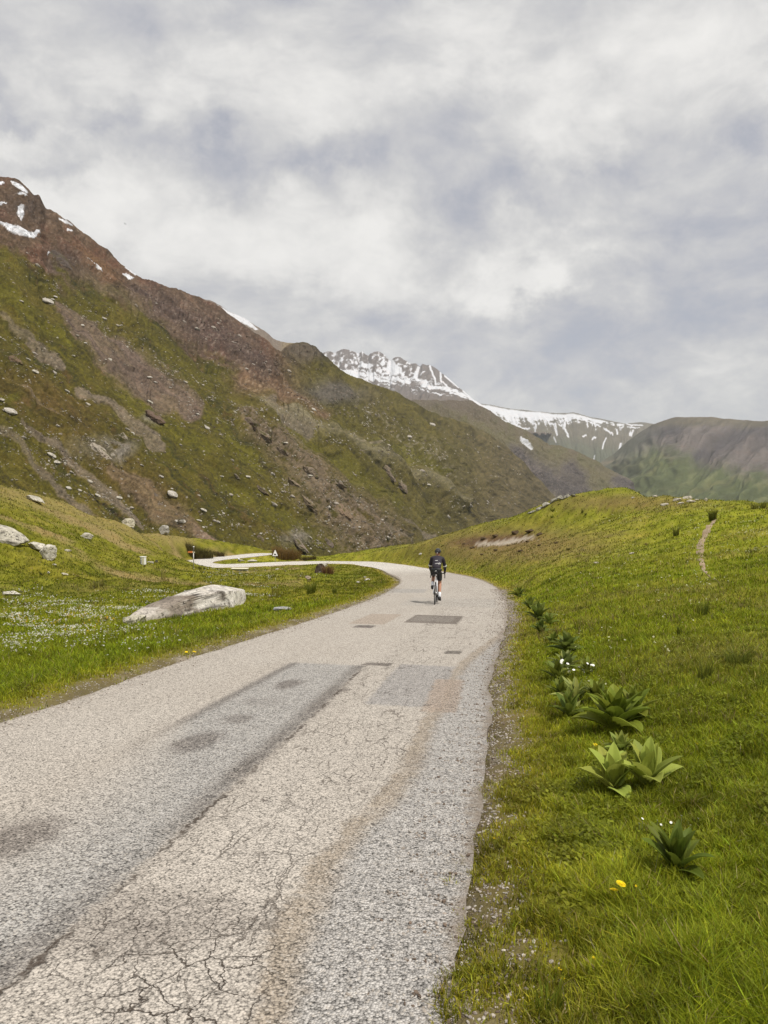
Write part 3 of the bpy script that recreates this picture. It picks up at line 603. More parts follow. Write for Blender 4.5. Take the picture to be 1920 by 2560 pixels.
def W_col(px, py, v, P, D, c):
    wx, wy = c['wx'], c['wy']; sh = px.shape
    na = fbm(c['ac'] / 26, (px + py) / 300, 0, 5, .6, 111); ax_ = px * .75 + py * .66; nb = .62 * fbm((c['ac']) / 17, ax_ / 95, 0, 5, .6, 112) + .5 * fbm(px / 30, py / 30, 0, 4, .6, 116); nc_ = fbm(px / 120, py / 120, 0, 4, .55, 113); nd = fbm(px / 7, py / 7, 0, 3, .6, 114)
    K = np.tile(GRASS1, (*sh, 1))
    K = cmix(K, GRASS2, sst(nc_ + .5 * na, -.15, .35) * .8); K = cmix(K, GRASS3, sst(na + .5 * nb, .02, .35) * .75)
    K = cmix(K, EARTH, sst(nb + .8 * na + .25 * nd, .20, .50) * .75)
    # brown eroded ground lower left
    br = np.exp(-(((wx - 110) / 190) ** 2 + ((wy - 1000 - .45 * (wx - 110)) / 85) ** 2)) + np.exp(-(((wx - 350) / 150) ** 2 + ((wy - 1215 - .45 * (wx - 350)) / 55) ** 2)) + .6 * np.exp(-(((wx - 700) / 120) ** 2 + ((wy - 1320) / 30) ** 2))
    K = cmix(K, EARTH * (1 + .0 * nd[..., None]), np.clip(br * 1.1 + nb * 1.1 - .28, 0, 1) * .8)
    # distant right part: browner
    K = cmix(K, (.082, .068, .022), sst(px, 650, 1000) * sst(nb + na, -.5, .3) * .7)
    K = cmix(K, (.10, .078, .05), sst(px, 1050, 1300) * .6)
    # bright grass tongues
    for pts, r in (([(560, 1215), (640, 1250), (720, 1310), (830, 1360), (930, 1385)], [16, 22, 24, 18, 10]), ([(690, 1075), (790, 1130), (900, 1200), (1000, 1260)], [14, 26, 26, 16]), ([(300, 980), (420, 1060), (520, 1120)], [14, 28, 20]), ([(0, 720), (90, 800), (170, 870)], [16, 22, 10]), ([(480, 1000), (560, 1080), (640, 1170)], [14, 26, 24]), ([(930, 1110), (1040, 1140), (1130, 1180)], [10, 16, 10]), ([(40, 1000), (0, 1010)], [10, 10])):
        K = cmix(K, np.array((.086, .078, .011)), sst(1.25 - poly_dist(wx, wy, pts, r), 0, .9) * .8)
    # scree tongues
    for pts, r, colr, a in (([(140, 755), (190, 805), (270, 875), (345, 935), (420, 985), (490, 1020)], [12, 30, 46, 50, 42, 22], PINK, .95), ([(197, 975), (260, 1006), (324, 1054), (376, 1100), (402, 1124)], [10, 17, 25, 26, 12], SCREE, .9),
        ([(75, 855), (115, 888), (158, 925)], [12, 15, 8], SCREE, .8), ([(0, 780), (40, 815), (75, 850)], [10, 14, 10], SCREE * .9, .7), ([(52, 1056), (145, 1120), (220, 1183), (289, 1241), (355, 1305)], [6, 10, 11, 13, 9], SCREE * .95, .85), ([(0, 1074), (75, 1131), (133, 1201), (191, 1253), (240, 1290)], [8, 10, 9, 13, 10], SCREE * .9, .75),
        ([(490, 1325), (538, 1363), (575, 1388)], [10, 15, 14], (.25, .175, .125), .9), ([(278, 1172), (359, 1224), (451, 1294), (500, 1330)], [14, 26, 30, 14], (.17, .12, .075), .8), ([(665, 1012), (718, 1056), (765, 1085)], [10, 20, 18], (.17, .14, .11), .85), ([(40, 960), (110, 1020), (200, 1090)], [6, 7, 6], (.2, .15, .1), .5), ([(1000, 1290), (1060, 1340), (1110, 1370)], [8, 14, 10], (.17, .14, .115), .7), ([(860, 1250), (940, 1310), (1010, 1352)], [6, 9, 6], GREYR, .6)):
        dd_ = poly_dist(wx + 16 * nb + 5 * nd, wy + 16 * nb + 5 * nd, pts, r); K = cmix(K, np.asarray(colr) * .85, sst(1.25 - dd_ + .25 * nd + .3 * na, 0, .6) * a * (.75 + .25 * sst(na, -.2, .2)))
    # stony crest behind and rocky bands
    K = cmix(K, np.array((.155, .135, .08)), np.exp(-(poly_dist(wx, wy + 4, CREST2, [10, 10, 14, 16, 16, 16, 14, 10])) ** 2) * .75)
    K = cmix(K, np.array((.095, .066, .036)), np.clip(c['band'] * 1.2 - .1, 0, 1) * sst(nb + .6 * nd, -.25, .15) * .8)
    K = cmix(K, np.array((.15, .115, .08)), np.clip(c['band'] * 1.1, 0, 1) * sst(c['rockn'] + nd * .5, .25, .6) * .75)
    gr2 = np.exp(-(poly_dist(wx, wy, [(940, 1035), (1006, 1095), (1079, 1130), (1130, 1190)], [16, 22, 22, 18])) ** 2)
    K = cmix(K, GREYR * .72, gr2 * sst(nd + nb * .5, .05, .4) * .6)
    # red-brown upper slopes
    u = c['upm']
    U = np.tile(np.array((.115, .080, .053)), (*sh, 1)); U = cmix(U, REDR, sst(nc_ + .6 * nb, -.05, .25)); U = cmix(U, np.array((.19, .115, .06)), np.exp(-(((wx - 245) / 60) ** 2 + ((wy - 655 - .7 * (wx - 245)) / 22) ** 2)) * .9)
    U = cmix(U, np.array((.12, .105, .05)), np.exp(-(((wx - 300) / 110) ** 2 + ((wy - 750 - .55 * (wx - 300)) / 30) ** 2)) * .7)
    U = cmix(U, DKR, np.clip(c['cr'] * 1.1 * sst(nb + nd * .4, -.25, .15), 0, 1) * .85)
    U = cmix(U, np.array((.16, .125, .098)), sst(nd + nb * .4, .12, .4) * .5)
    U = cmix(U, np.array((.095, .07, .062)), c['rub'] * sst(c['rockn'], -.2, .4) * .8); U = cmix(U, np.array((.165, .135, .112)), c['rub'] * sst(nd, .1, .35) * .6)
    K = K + (U * np.array((.86, .82, .80)) - K) * u[..., None]
    rr = np.exp(-(poly_dist(wx, wy, [(608, 955), (699, 985), (753, 1006), (825, 1035)], [26, 30, 24, 12])) ** 2)
    K = cmix(K, np.array((.135, .085, .052)), rr * .9); K = cmix(K, np.array((.20, .15, .10)), rr * sst(nd, .05, .3) * .6)
    K = cmix(K, np.array((.082, .066, .052)), np.clip(c['kn'] * 1.3, 0, 1) * .85); K = cmix(K, np.array((.10, .088, .078)), np.clip(c['cl'] * 1.2, 0, 1) * .85)
    K = cmix(K, GREYR * .8, np.clip(c['out1'] * 1.1 - .15, 0, 1) * sst(c['rockn'] + .4 * nd, .0, .5) * .85)
    K = cmix(K, DKR, np.clip(c['out1'] + c['cl'] + c['band'] * .6, 0, 1) * sst(-c['rockn'], .05, .45) * .6)
    # old track and snow
    K = cmix(K, np.array((.19, .16, .11)), sst(1.3 - poly_dist(px, py, [(884, 1107), (915, 1104), (950, 1111), (965, 1112)], [2.5, 3, 3, 2]), 0, .6) * .7)
    for pts, r in (([(0, 562), (30, 575), (52, 584), (82, 592)], [3, 6, 8, 7]), ([(82, 590), (96, 577), (104, 574)], [7, 4, 1]), ([(50, 520), (52, 532), (54, 545)], [6, 8, 3]), ([(30, 455), (48, 472), (62, 482)], [3, 6, 4]), ([(44, 491), (58, 493)], [2, 3]), ([(0, 508), (14, 507)], [4, 3]), ([(0, 462), (8, 458)], [4, 2]), ([(229, 654), (244, 670), (254, 678)], [2, 4, 2]), ([(312, 685), (322, 688), (333, 692)], [3, 5, 2]), ([(148, 545), (165, 553), (182, 562)], [1, 3, 1]), ([(314, 667), (340, 686)], [1.5, 1.5]), ([(170, 573), (180, 576)], [2, 2]), ([(113, 638), (122, 639)], [2, 2.5]), ([(690, 869), (702, 866)], [1.5, 2]), ([(1300, 1094), (1312, 1108), (1327, 1123)], [1.5, 3.5, 3])):
        K = cmix(K, SNOW, sst(1.25 - poly_dist(px + 5 * nd, py + 4 * nd, pts, r), 0, .35))
    K = np.clip(K * (1 + .7 * nd + .6 * nb + .42 * fbm(px / 3.2, py / 3.2, 0, 2, .6, 119) - .45 * np.clip(na, 0, 1) + .65 * fbm(c['ac'] / 8, ax_ / 130, 0, 4, .6, 129))[..., None], .012, .9)
    al = np.clip(.03 + .06 * sst(nb, 0, .3) + rock_density(px, py) * sst(fbm(px / 26, py / 26, 0, 4, .6, 301), -.1, .3) * .26, 0, .5)
    return np.concatenate([K, al[..., None]], -1)
W = slope_sheet('mountain_slope', -320, 1480, 2.2, 470, W_foot, W_ridge, W_disp, W_col, m_mtn, rough_edge=9.0, left=-2600)
# --- ridge with a snow band peeping over it
def B_disp(px, py, v, P, D): n = fbm(px / 14, py / 14, 0, 4, .6, 121, True); return n * 3 * D / FPX * sst(1 - v, 0, .1), n
def B_col(px, py, v, P, D, c):
    K = np.tile(np.array((.16, .13, .105)), (*px.shape, 1)); K = cmix(K, (.2, .16, .1), sst(px, 690, 720)); nd = fbm(px / 9, py / 9, 0, 4, .6, 122)
    return cmix(K, SNOW, sst(1.2 - poly_dist(px + 4 * nd, py + 5 * nd, [(536, 762), (570, 786), (613, 803), (640, 824)], [3, 8, 8, 3]), 0, .4))
slope_sheet('mountain_ridge', 500, 800, 2.0, 60, [(500, 860, 1150), (800, 960, 1300)], [(500, 745, 1500), (524, 750, 1500), (538, 757, 1500), (556, 768, 1500), (570, 778, 1500), (590, 786, 1500), (613, 796, 1500), (636, 812, 1500), (660, 828, 1500), (683, 845, 1500), (700, 852, 1500), (718, 857, 1500), (740, 857, 1500), (800, 900, 1500)], B_disp, B_col, m_mtn, rough_edge=5)
# --- brown cliffs in the middle distance
def V_disp(px, py, v, P, D):
    ac = px * .62 - py * .78; g = fbm((ac + 10 * fbm(px / 40, py / 40, 0, 2, .5, 3)) / 22, (px + py) / 160, 0, 5, .6, 131); r = fbm(px / 12, py / 12, 0, 4, .6, 132, True)
    return (g * 34 + r * 5) * D / FPX * .8 * (.2 + .8 * sst(1 - v, 0, .12)), (g, r)
def V_col(px, py, v, P, D, c):
    g, r = c; nb = fbm(px / 30, py / 30, 0, 5, .6, 133)
    K = np.tile(np.array((.105, .085, .055)), (*px.shape, 1)); K = cmix(K, (.085, .08, .035), sst(nb, -.1, .3) * .8)
    wx = px + 20 * nb; wy = py + 14 * nb
    K = cmix(K, (.105, .095, .04), sst(wy - (1090 + .35 * (wx - 1300)), -20, 25) * .6)
    cliff = np.exp(-(poly_dist(wx, wy, [(1290, 1135), (1340, 1180), (1400, 1215), (1450, 1240), (1500, 1262)], [20, 26, 30, 24, 16])) ** 2) + .8 * np.exp(-(poly_dist(wx, wy, [(1420, 1170), (1450, 1195)], [16, 14])) ** 2) + .9 * np.exp(-(poly_dist(wx, wy, [(1540, 1200), (1580, 1225)], [14, 16])) ** 2)
    K = cmix(K, np.array((.125, .105, .098)), np.clip(cliff * 1.2, 0, 1)); K = cmix(K, np.array((.05, .043, .042)), np.clip(cliff, 0, 1) * sst(r + g, .05, .5))
    K = cmix(K, (.09, .072, .06), sst(1060 - wy, 0, 60) * .6)
    return cmix(K, SNOW * .9, sst(1.2 - poly_dist(px, py, [(1302, 1092), (1312, 1108), (1326, 1124)], [1.5, 4, 3]), 0, .4))
slope_sheet('mountain_spur', 930, 1700, 2.0, 170, [(930, 1150, 1900), (1150, 1260, 1900), (1400, 1330, 2300), (1700, 1340, 2700)], [(930, 975, 2300), (1000, 1000, 2400), (1062, 1000, 2450), (1181, 1003, 2550), (1224, 1027, 2600), (1264, 1052, 2650), (1330, 1085, 2750), (1374, 1111, 2800), (1426, 1122, 2900), (1486, 1150, 3000), (1512, 1168, 3050), (1573, 1198, 3150), (1591, 1224, 3200), (1620, 1262, 3200), (1700, 1330, 3200)], V_disp, V_col, m_mtn, rough_edge=6)
# --- snow peak
PK = [(740, 912), (790, 896), (810, 880), (825, 878), (833, 882), (841, 880), (852, 873), (860, 872), (870, 874), (888, 880), (896, 884), (906, 879), (914, 886), (921, 888), (930, 880), (943, 878), (950, 879), (958, 885), (964, 889), (972, 899), (977, 901), (983, 894), (989, 892), (1000, 892), (1010, 898), (1018, 901), (1025, 908), (1040, 909), (1046, 914), (1051, 916), (1056, 909), (1066, 912), (1074, 911), (1080, 914), (1098, 928), (1116, 941), (1138, 961), (1159, 977), (1181, 997), (1199, 1006), (1226, 1028), (1252, 1050), (1280, 1078), (1380, 1085)]
PK = [(a, b, 7200) for a, b in PK]
def S_disp(px, py, v, P, D):
    cr_ = np.interp(px, [p[0] for p in PK], [p[1] for p in PK]); dep = py - cr_
    ac = px + .55 * dep * np.where(px > 1030, 1.0, .3)
    r = fbm((ac + 8 * fbm(px / 30, py / 30, 0, 3, .5, 1)) / 17, py / 110, 0, 5, .6, 141, True); r2 = fbm(px / 10, py / 10, 0, 4, .6, 142)
    return ((r * 9 + r2 * 5) * D / FPX) * sst(1 - v, 0, .30) * (1 - .75 * sst(dep, 75, 110)), (r, r2, dep, ac)
def S_col(px, py, v, P, D, c):
    r, r2, dep, ac = c; nb = fbm(px / 22, py / 11, 0, 5, .62, 143); nl = fbm(px / 34 - py / 90, (py - .30 * px) / 7, 0, 4, .6, 144)
    K = np.tile(np.array((.125, .105, .095)), (*px.shape, 1))
    line_ = np.interp(px, [760, 830, 900, 1000, 1100, 1200, 1300], [905, 935, 962, 985, 1000, 1010, 1020])       # lower limit of broken snow
    r = .55 * r + .6 * fbm((px + 1.2 * py) / 13, (py - .5 * px) / 20, 0, 4, .6, 147)
    upper = (1 - sst(dep, 52, 72)) * np.clip(.52 - .52 * sst(px, 1010, 1120), .15, 1)
    sn = sst(-r + 1.1 * r2 + (upper - .42) * 1.3, -.12, .10) * (1 - sst(dep, 60, 78))
    shelf = np.exp(-((py - np.interp(px, [820, 880, 960, 1030, 1100, 1180], [925, 940, 950, 955, 975, 995])) / np.interp(px, [820, 900, 1000, 1100, 1200], [8, 15, 19, 14, 5])) ** 2)
    sn = np.maximum(sn, sst(shelf + 1.7 * nl + .7 * nb, .62, .80))
    bowl = np.exp(-(((px - 985) / 26) ** 2 + ((py - 930) / 17) ** 2)) + np.exp(-(((px - 978) / 10) ** 2 + ((py - 910) / 14) ** 2)) + .8 * np.exp(-(((px - 915) / 30) ** 2 + ((py - 917) / 10) ** 2))
    sn = np.maximum(sn, sst(bowl + .35 * r2, .42, .6))
    for pts, w_ in (([(1046, 920), (1036, 948)], 4), ([(1074, 914), (1082, 940), (1088, 962)], 2.2), ([(1101, 932), (1102, 955), (1113, 967)], 2.4), ([(1112, 940), (1130, 955), (1146, 968)], 2.2), ([(1060, 930), (1052, 940)], 2), ([(1160, 978), (1176, 992), (1196, 1006)], 3.5), ([(1176, 996), (1200, 1008), (1230, 1022), (1270, 1045)], 6)):
        sn = np.maximum(sn, sst(1.3 - poly_dist(px + 3 * r2, py + 3 * r2, pts) / w_, 0, .5))
    sn *= 1 - sst(py - line_ - 10 * nb, 0, 12) * (px < 1175)
    K = cmix(K, (.115, .09, .07), sst(py, 985, 1010)); K = K * (1 + .5 * r2)[..., None]
    return np.clip(cmix(K, SNOW, sn), .02, .9)
slope_sheet('snow_peak', 740, 1380, 1.4, 130, [(740, 1060, 5200), (1380, 1090, 5600)], PK, S_disp, S_col, m_far, rough_edge=5)
# --- snow plateau
PL = [(1100, 985), (1180, 1003), (1200, 1008), (1230, 1013), (1274, 1021), (1330, 1027), (1391, 1033), (1410, 1033), (1434, 1031), (1478, 1043), (1547, 1056), (1565, 1059), (1600, 1056), (1617, 1057), (1640, 1061), (1720, 1080)]
PL = [(a, b, 8500) for a, b in PL]
def P_disp(px, py, v, P, D):
    cr_ = np.interp(px, [p[0] for p in PL], [p[1] for p in PL]); dep = py - cr_
    ac = px + np.interp(px, [1200, 1400, 1600], [-.6, -.35, .2]) * dep
    r = fbm((ac + 7 * fbm(px / 30, py / 20, 0, 3, .5, 6)) / 26, dep / 150, 0, 5, .6, 151, True)
    return r * 8 * D / FPX * sst(dep, 4, 26), (r, dep, ac)
def P_col(px, py, v, P, D, c):
    r, dep, ac = c; nb = fbm(px / 26, py / 9, 0, 5, .62, 152); nf = fbm(ac / 8, dep / 60, 0, 4, .6, 153)
    K = np.tile(np.array((.115, .10, .07)), (*px.shape, 1)); K = cmix(K, (.085, .09, .058), sst(dep + 20 * nb, 50, 95))
    lim = np.interp(px, [1200, 1290, 1340, 1400, 1450, 1520, 1560, 1620], [46, 42, 36, 32, 27, 20, 8, 2])
    sn = sst(lim - dep + 34 * nf + 30 * nb - 6 + 10 * fbm(px / 6, py / 4, 0, 3, .6, 157), -2, 4) * sst(dep + 4 * nb, 1.0, 4.5)
    for pts in ([(1296, 1030), (1322, 1050), (1340, 1066), (1338, 1084)], [(1360, 1046), (1384, 1066), (1391, 1090)], [(1412, 1052), (1410, 1074), (1420, 1094)], [(1455, 1046), (1480, 1062), (1500, 1070)], [(1508, 1076), (1530, 1090)], [(1538, 1078), (1540, 1088)], [(1570, 1068), (1600, 1074)], [(1582, 1080), (1576, 1094)], [(1235, 1050), (1270, 1062), (1320, 1076)], [(1560, 1056), (1580, 1062), (1606, 1063)], [(1250, 1030), (1300, 1062)], [(1456, 1094), (1464, 1090)], [(1480, 1100), (1486, 1098)]):
        sn = np.maximum(sn, sst(1.4 - poly_dist(px + 9 * nf, py + 5 * nb, pts) / 1.8, 0, .6))
    for pts, w_ in (([(1514, 1100), (1508, 1112), (1505, 1126)], 1.6), ([(1552, 1110), (1549, 1124), (1546, 1142)], 2.6), ([(1486, 1142), (1484, 1152)], 1.2), ([(1384, 1096), (1390, 1110)], 1.0)):
        sn = np.maximum(sn, sst(1.4 - poly_dist(px, py, pts) / w_, 0, .7))
    return np.clip(cmix(K * (1 + .4 * nb)[..., None], SNOW, sn), .02, .9)
slope_sheet('snow_plateau', 1100, 1720, 1.4, 130, [(1100, 1190, 5200), (1720, 1230, 5200)], PL, P_disp, P_col, m_far, rough_edge=2.5)
# --- green mountain on the right
MR = [(1440, 1215, 5200), (1490, 1164, 5100), (1530, 1138, 5000), (1569, 1104, 4900), (1600, 1082, 4800), (1630, 1064, 4700), (1660, 1053, 4600), (1690, 1044, 4500), (1720, 1043, 4400), (1777, 1043, 4300), (1829, 1049, 4200), (1870, 1050, 4100), (1894, 1053, 4050), (1920, 1052, 4000), (2050, 1050, 3800), (2300, 1080, 3500)]
def R_disp(px, py, v, P, D):
    ac = px * .62 + py * .78; w_ = 30 * fbm(px / 70, py / 70, 0, 3, .5, 160)
    g = fbm((ac + w_) / 60, (px - py) / 420, 0, 5, .58, 161); g2 = fbm((ac + w_) / 15, (px - py) / 140, 0, 4, .6, 162)
    return (g * 70 + g2 * 10) * D / FPX * .75 * (.1 + .9 * sst(1 - v, 0, .2)), (g, g2)
def R_col(px, py, v, P, D, c):
    g, g2 = c; nb = fbm(px / 40, py / 30, 0, 5, .6, 163)
    up = np.interp(px, [1440, 1630, 1700, 1800, 1920, 2300], [1215, 1085, 1120, 1140, 1165, 1180])
    K = np.tile(np.array((.075, .088, .038)), (*px.shape, 1)); K = cmix(K, (.115, .118, .052), sst(nb + g2 * .6, .0, .3) * .6)
    purple_top = sst(up + 30 - py + 40 * nb + 26 * g, -25, 40); K = cmix(K, (.125, .102, .10), purple_top * .85)  # purple-brown tint over the upper slope
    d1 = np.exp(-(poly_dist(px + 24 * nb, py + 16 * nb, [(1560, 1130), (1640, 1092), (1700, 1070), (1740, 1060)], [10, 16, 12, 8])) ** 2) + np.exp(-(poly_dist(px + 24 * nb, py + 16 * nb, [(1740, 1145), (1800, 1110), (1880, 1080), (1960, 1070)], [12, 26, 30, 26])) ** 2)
    K = cmix(K, (.055, .049, .052), np.clip(d1, 0, 1) * .8)  # dark bands: cloud shadow painted into the mountain's colour
    K = cmix(K, (.095, .098, .06), (1 - sst(px + .35 * (py - 1060) + 30 * nb, 1560, 1690)) * .8)
    K = cmix(K, (.105, .09, .05), sst(1072 - py + 10 * nb, -6, 14) * .6)
    K = cmix(K, (.19, .155, .10), np.exp(-(((px - 1520) / 22) ** 2 + ((py - 1156 + .25 * (px - 1520)) / 5) ** 2)) * .8)
    for pts in ([(1460, 1225), (1560, 1200), (1640, 1190)], [(1680, 1240), (1760, 1215), (1850, 1185)], [(1540, 1172), (1600, 1160)]): K = cmix(K, (.12, .115, .05), np.exp(-(poly_dist(px + 30 * nb, py + 20 * nb, pts) / 7) ** 2) * .5)
    return np.clip(K * (1 + .5 * g2 + .4 * nb)[..., None], .01, .9)
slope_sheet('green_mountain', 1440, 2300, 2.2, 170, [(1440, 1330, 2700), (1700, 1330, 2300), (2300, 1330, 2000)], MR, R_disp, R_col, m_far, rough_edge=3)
# --- valley floor under everything, out past the far mountains
R = 30000; fl = np.array([(-R, -R, -420), (R, -R, -420), (R, R, -420), (-R, R, -420)], float)
vf = link('valley_floor', mk_mesh('valley_floor', fl, [0, 1, 2, 3], [4], m_far, np.tile((.07, .08, .03), (4, 1)))); vf['kind'] = 'structure'
# --- the air
hz = MB(); hx0, hx1, hy0, hy1, hz0, hz1 = -16000, 16000, -3000, 17500, -421.5, 1640
hz.box(((hx0 + hx1) / 2, (hy0 + hy1) / 2, (hz0 + hz1) / 2), (hx1 - hx0, hy1 - hy0, hz1 - hz0))
mh = bpy.data.materials.new('air'); mh.use_nodes = True; nt = mh.node_tree; nt.nodes.clear()
vp = N(nt, 'ShaderNodeVolumePrincipled', {'Color': (.86, .90, .96, 1), 'Density': 3.8e-5, 'Anisotropy': .1}); oo = N(nt, 'ShaderNodeOutputMaterial'); nt.links.new(vp.outputs[0], oo.inputs['Volume'])
haze = hz.build('haze', mh); haze['kind'] = 'stuff'
# ------------------------------------------------------------------ rocks
m_rock = bpy.data.materials.new('lichen_rock'); m_rock.use_nodes = True; nt = m_rock.node_tree; bs = nt.nodes['Principled BSDF']
rc = N(nt, 'ShaderNodeVertexColor', layer_name='Col').outputs[0]; ob = N(nt, 'ShaderNodeTexCoord').outputs['Object']
a = NOISE(nt, ob, 5.0, 6, .65); b_ = NOISE(nt, ob, 22, 5, .65)
f = M(nt, 'ADD', M(nt, 'MULTIPLY', M(nt, 'SUBTRACT', a, .5), 1.2), M(nt, 'MULTIPLY', M(nt, 'SUBTRACT', b_, .5), 1.1))
cc = N(nt, 'ShaderNodeVectorMath', {0: rc, 'Scale': M(nt, 'MAXIMUM', M(nt, 'ADD', f, 1.0), .3)}, operation='SCALE').outputs[0]
li = M(nt, 'MULTIPLY', SS(nt, NOISE(nt, ob, 3.2, 5, .6), .50, .58), SS(nt, NOISE(nt, ob, 13.0, 5, .65), .52, .60))
cc = MIX(nt, M(nt, 'MULTIPLY', li, .9), cc, (.05, .043, .036))
nt.links.new(cc, bs.inputs['Base Color']); bs.inputs['Roughness'].default_value = .92; bs.inputs['Specular IOR Level'].default_value = .15
bn = N(nt, 'ShaderNodeBump', {'Height': NOISE(nt, ob, 9.0, 7, .7), 'Distance': .05, 'Strength': .9}); nt.links.new(bn.outputs[0], bs.inputs['Normal'])
def ico(sub):
    bm = bmesh.new(); bmesh.ops.create_icosphere(bm, subdivisions=sub, radius=1.0)
    v = np.array([q.co[:] for q in bm.verts]); f = np.array([[q.index for q in p.verts] for p in bm.faces]); bm.free(); return v, f
ICO = {k: ico(k) for k in (1, 2, 3, 4, 5)}
def rock_geo(seed, sub=3, planes=14, rough=.10, cut=.72):
    v, f = ICO[sub]; v = v.copy(); r = np.random.default_rng(seed)
    for _ in range(planes):
        n = r.normal(size=3); n /= np.linalg.norm(n); h = r.uniform(cut - .14, cut + .16); d = v @ n
        v = v - np.where(d > h, d - h, 0)[:, None] * n * .97
    k = 1 + rough * fbm(v[:, 0] * 1.6 + seed, v[:, 1] * 1.6, v[:, 2] * 1.6, 4, .6, seed % 97) + rough * .35 * fbm(v[:, 0] * 5 + seed, v[:, 1] * 5, v[:, 2] * 5, 3, .6, 5)
    return v * k[:, None], f
def rock_mesh(name, seed, size, colr=(.34, .31, .26), lichen=.3, sub=3, planes=14, rough=.2, cut=.62, smooth=False):
    v, f = rock_geo(seed, sub, planes, rough, cut)
    v = v / np.abs(v).max(0) * np.array(size) / 2
    n = fbm(v[:, 0] / size[0] * 5 + seed, v[:, 1] / size[0] * 5, v[:, 2] / size[0] * 5, 4, .6, 3); n2 = fbm(v[:, 0] / size[0] * 13 + seed, v[:, 1] / size[0] * 13, v[:, 2] / size[0] * 13, 3, .6, 4)
    c = np.tile(np.array(colr), (len(v), 1)); c = cmix(c, (.10, .088, .075), sst(n + .4 * n2, .12, .3) * lichen); c = cmix(c, np.array(colr) * 1.25, sst(-n, .0, .3) * .5)
    return mk_mesh(name, v, f.ravel(), np.full(len(f), 3), m_rock, c, None, smooth)
def place_rock(name, label, px, py, wpx, hpx, seed, colr=(.34, .31, .26), depth=.75, lichen=.3, rz=0.0, ry=0.0, group=None, sink=.25, sub=3, cut=.72, cat='rock', planes=14):
    p = hit(px, py); k = p[1] / FPX; W_, H_ = wpx * k, hpx * k
    o = link(name, rock_mesh(name, seed, (W_, W_ * depth, H_ * (1 + sink)), colr, lichen, max(sub, 4), planes, .22, cut - .06))
    o.location = (p[0], p[1] + W_ * depth * .3, p[2] + H_ * (1 + sink) * .5 - H_ * sink * 1.0); o.rotation_euler = (0, ry, rz)
    return tag(o, label, cat, group)
PALE = (.44, .41, .34)
# the large slab beside the road
pL, pR = hit(318, 1566), hit(598, 1507); Lr = float(np.linalg.norm(pR - pL)) * .96
v, f = ICO[5]; v = np.sign(v) * np.abs(v) ** .62; v = v / np.abs(v).max(0); r_ = np.random.default_rng(3)
for _ in range(16):
    n_ = r_.normal(size=3) * np.array((1, 1, .8)); n_ /= np.linalg.norm(n_); h_ = r_.uniform(.80, 1.05); d_ = v @ n_; v = v - np.where(d_ > h_, d_ - h_, 0)[:, None] * n_
v = v / np.abs(v).max(0)
xn = v[:, 0]
prof = np.interp(xn, [-1, -.8, -.45, 0, .45, .8, 1], [.30, .50, .72, .88, 1.02, 1.12, 1.0])
v[:, 2] = v[:, 2] * prof; v[:, 1] = v[:, 1] * np.interp(xn, [-1, 0, 1], [.55, 1, .95])
v[:, 2] += np.interp(xn, [-1, -.5, 0, .5, 1], [-.12, .0, .06, .10, .12])
SZ = np.array((Lr / 2, Lr * .09, .42)); v = v * SZ
q = v / Lr * 10
na = fbm(q[:, 0] * .8, q[:, 1] * .8, q[:, 2] * .8, 5, .62, 7); nb = fbm(q[:, 0] * 2.6, q[:, 1] * 2.6, q[:, 2] * 2.6, 4, .6, 8); ns = fbm(q[:, 0] * 1.1 + q[:, 2] * 1.6, q[:, 1] * 1.0, (q[:, 2] - .5 * q[:, 0]) * 3, 4, .6, 9)
v += (na * .050 + nb * .030 + ns * .034)[:, None] * Lr * .34 * (v / (np.linalg.norm(v, axis=1)[:, None] + 1e-6))
c = np.tile(np.array((.60, .565, .51)), (len(v), 1)); c = cmix(c, (.44, .39, .33), sst(ns, .0, .3) * .7)
c = cmix(c, (.15, .115, .085), sst(na + .5 * nb + .70 * np.exp(-((xn + .45) / .26) ** 2) - .25, .0, .2) * .85)
c = cmix(c, (.05, .042, .036), sst(nb + .35 * na, .16, .22) * (.35 + .65 * np.exp(-((xn + .2) / .45) ** 2)))
c = cmix(c, (.35, .30, .25), sst(-xn, .35, .7) * .5)
big = link('boulder', mk_mesh('boulder', v, f.ravel(), np.full(len(f), 3), m_rock, c, None, True))
mid = (pL + pR) / 2; big.location = (mid[0] + .02, mid[1] + .08, mid[2] + .20); big.rotation_euler = (0, -math.atan2(pR[2] - pL[2] + .10, float(np.hypot(*(pR - pL)[:2]))), math.atan2(pR[1] - pL[1], pR[0] - pL[0]))
tag(big, 'long pale boulder with black lichen, tapering to the left, lying in grass beside the road', 'boulder')
place_rock('rock', 'flat stone at the left foot of the long pale boulder', 335, 1563, 60, 26, 12, (.45, .42, .33), .6, .5, rz=.4, ry=-.2)
place_rock('rock', 'low flat grey stone alone in the roadside grass right of the long pale boulder', 702, 1530, 56, 11, 5, (.36, .36, .36), .55, .1)
place_rock('rock', 'layered pale outcrop cut off by the left edge, shadowed hollow at its end', 6, 1357, 106, 44, 61, PALE, .7, .8, ry=.42, sub=5, cut=.5, planes=26)
place_rock('rock', 'low whitish rock leaning between the layered outcrop and the blocky boulder', 88, 1376, 54, 22, 62, (.50, .47, .40), .7, .4, ry=.2, cut=.5, planes=24)
place_rock('boulder', 'blocky pale boulder with a dark split side in the left meadow', 117, 1401, 50, 44, 63, (.50, .47, .40), .8, .45, sub=5, cut=.52, planes=24, cat='boulder')
place_rock('rock', 'low rock with a notched right end on the left hillside above the blocky boulder', 214, 1346, 38, 14, 64, PALE, .7, .3)
place_rock('rock', 'smooth cream rock lying on the crest of the left hummock', 318, 1314, 34, 19, 65, (.50, .46, .36), .7, .1, ry=.3)
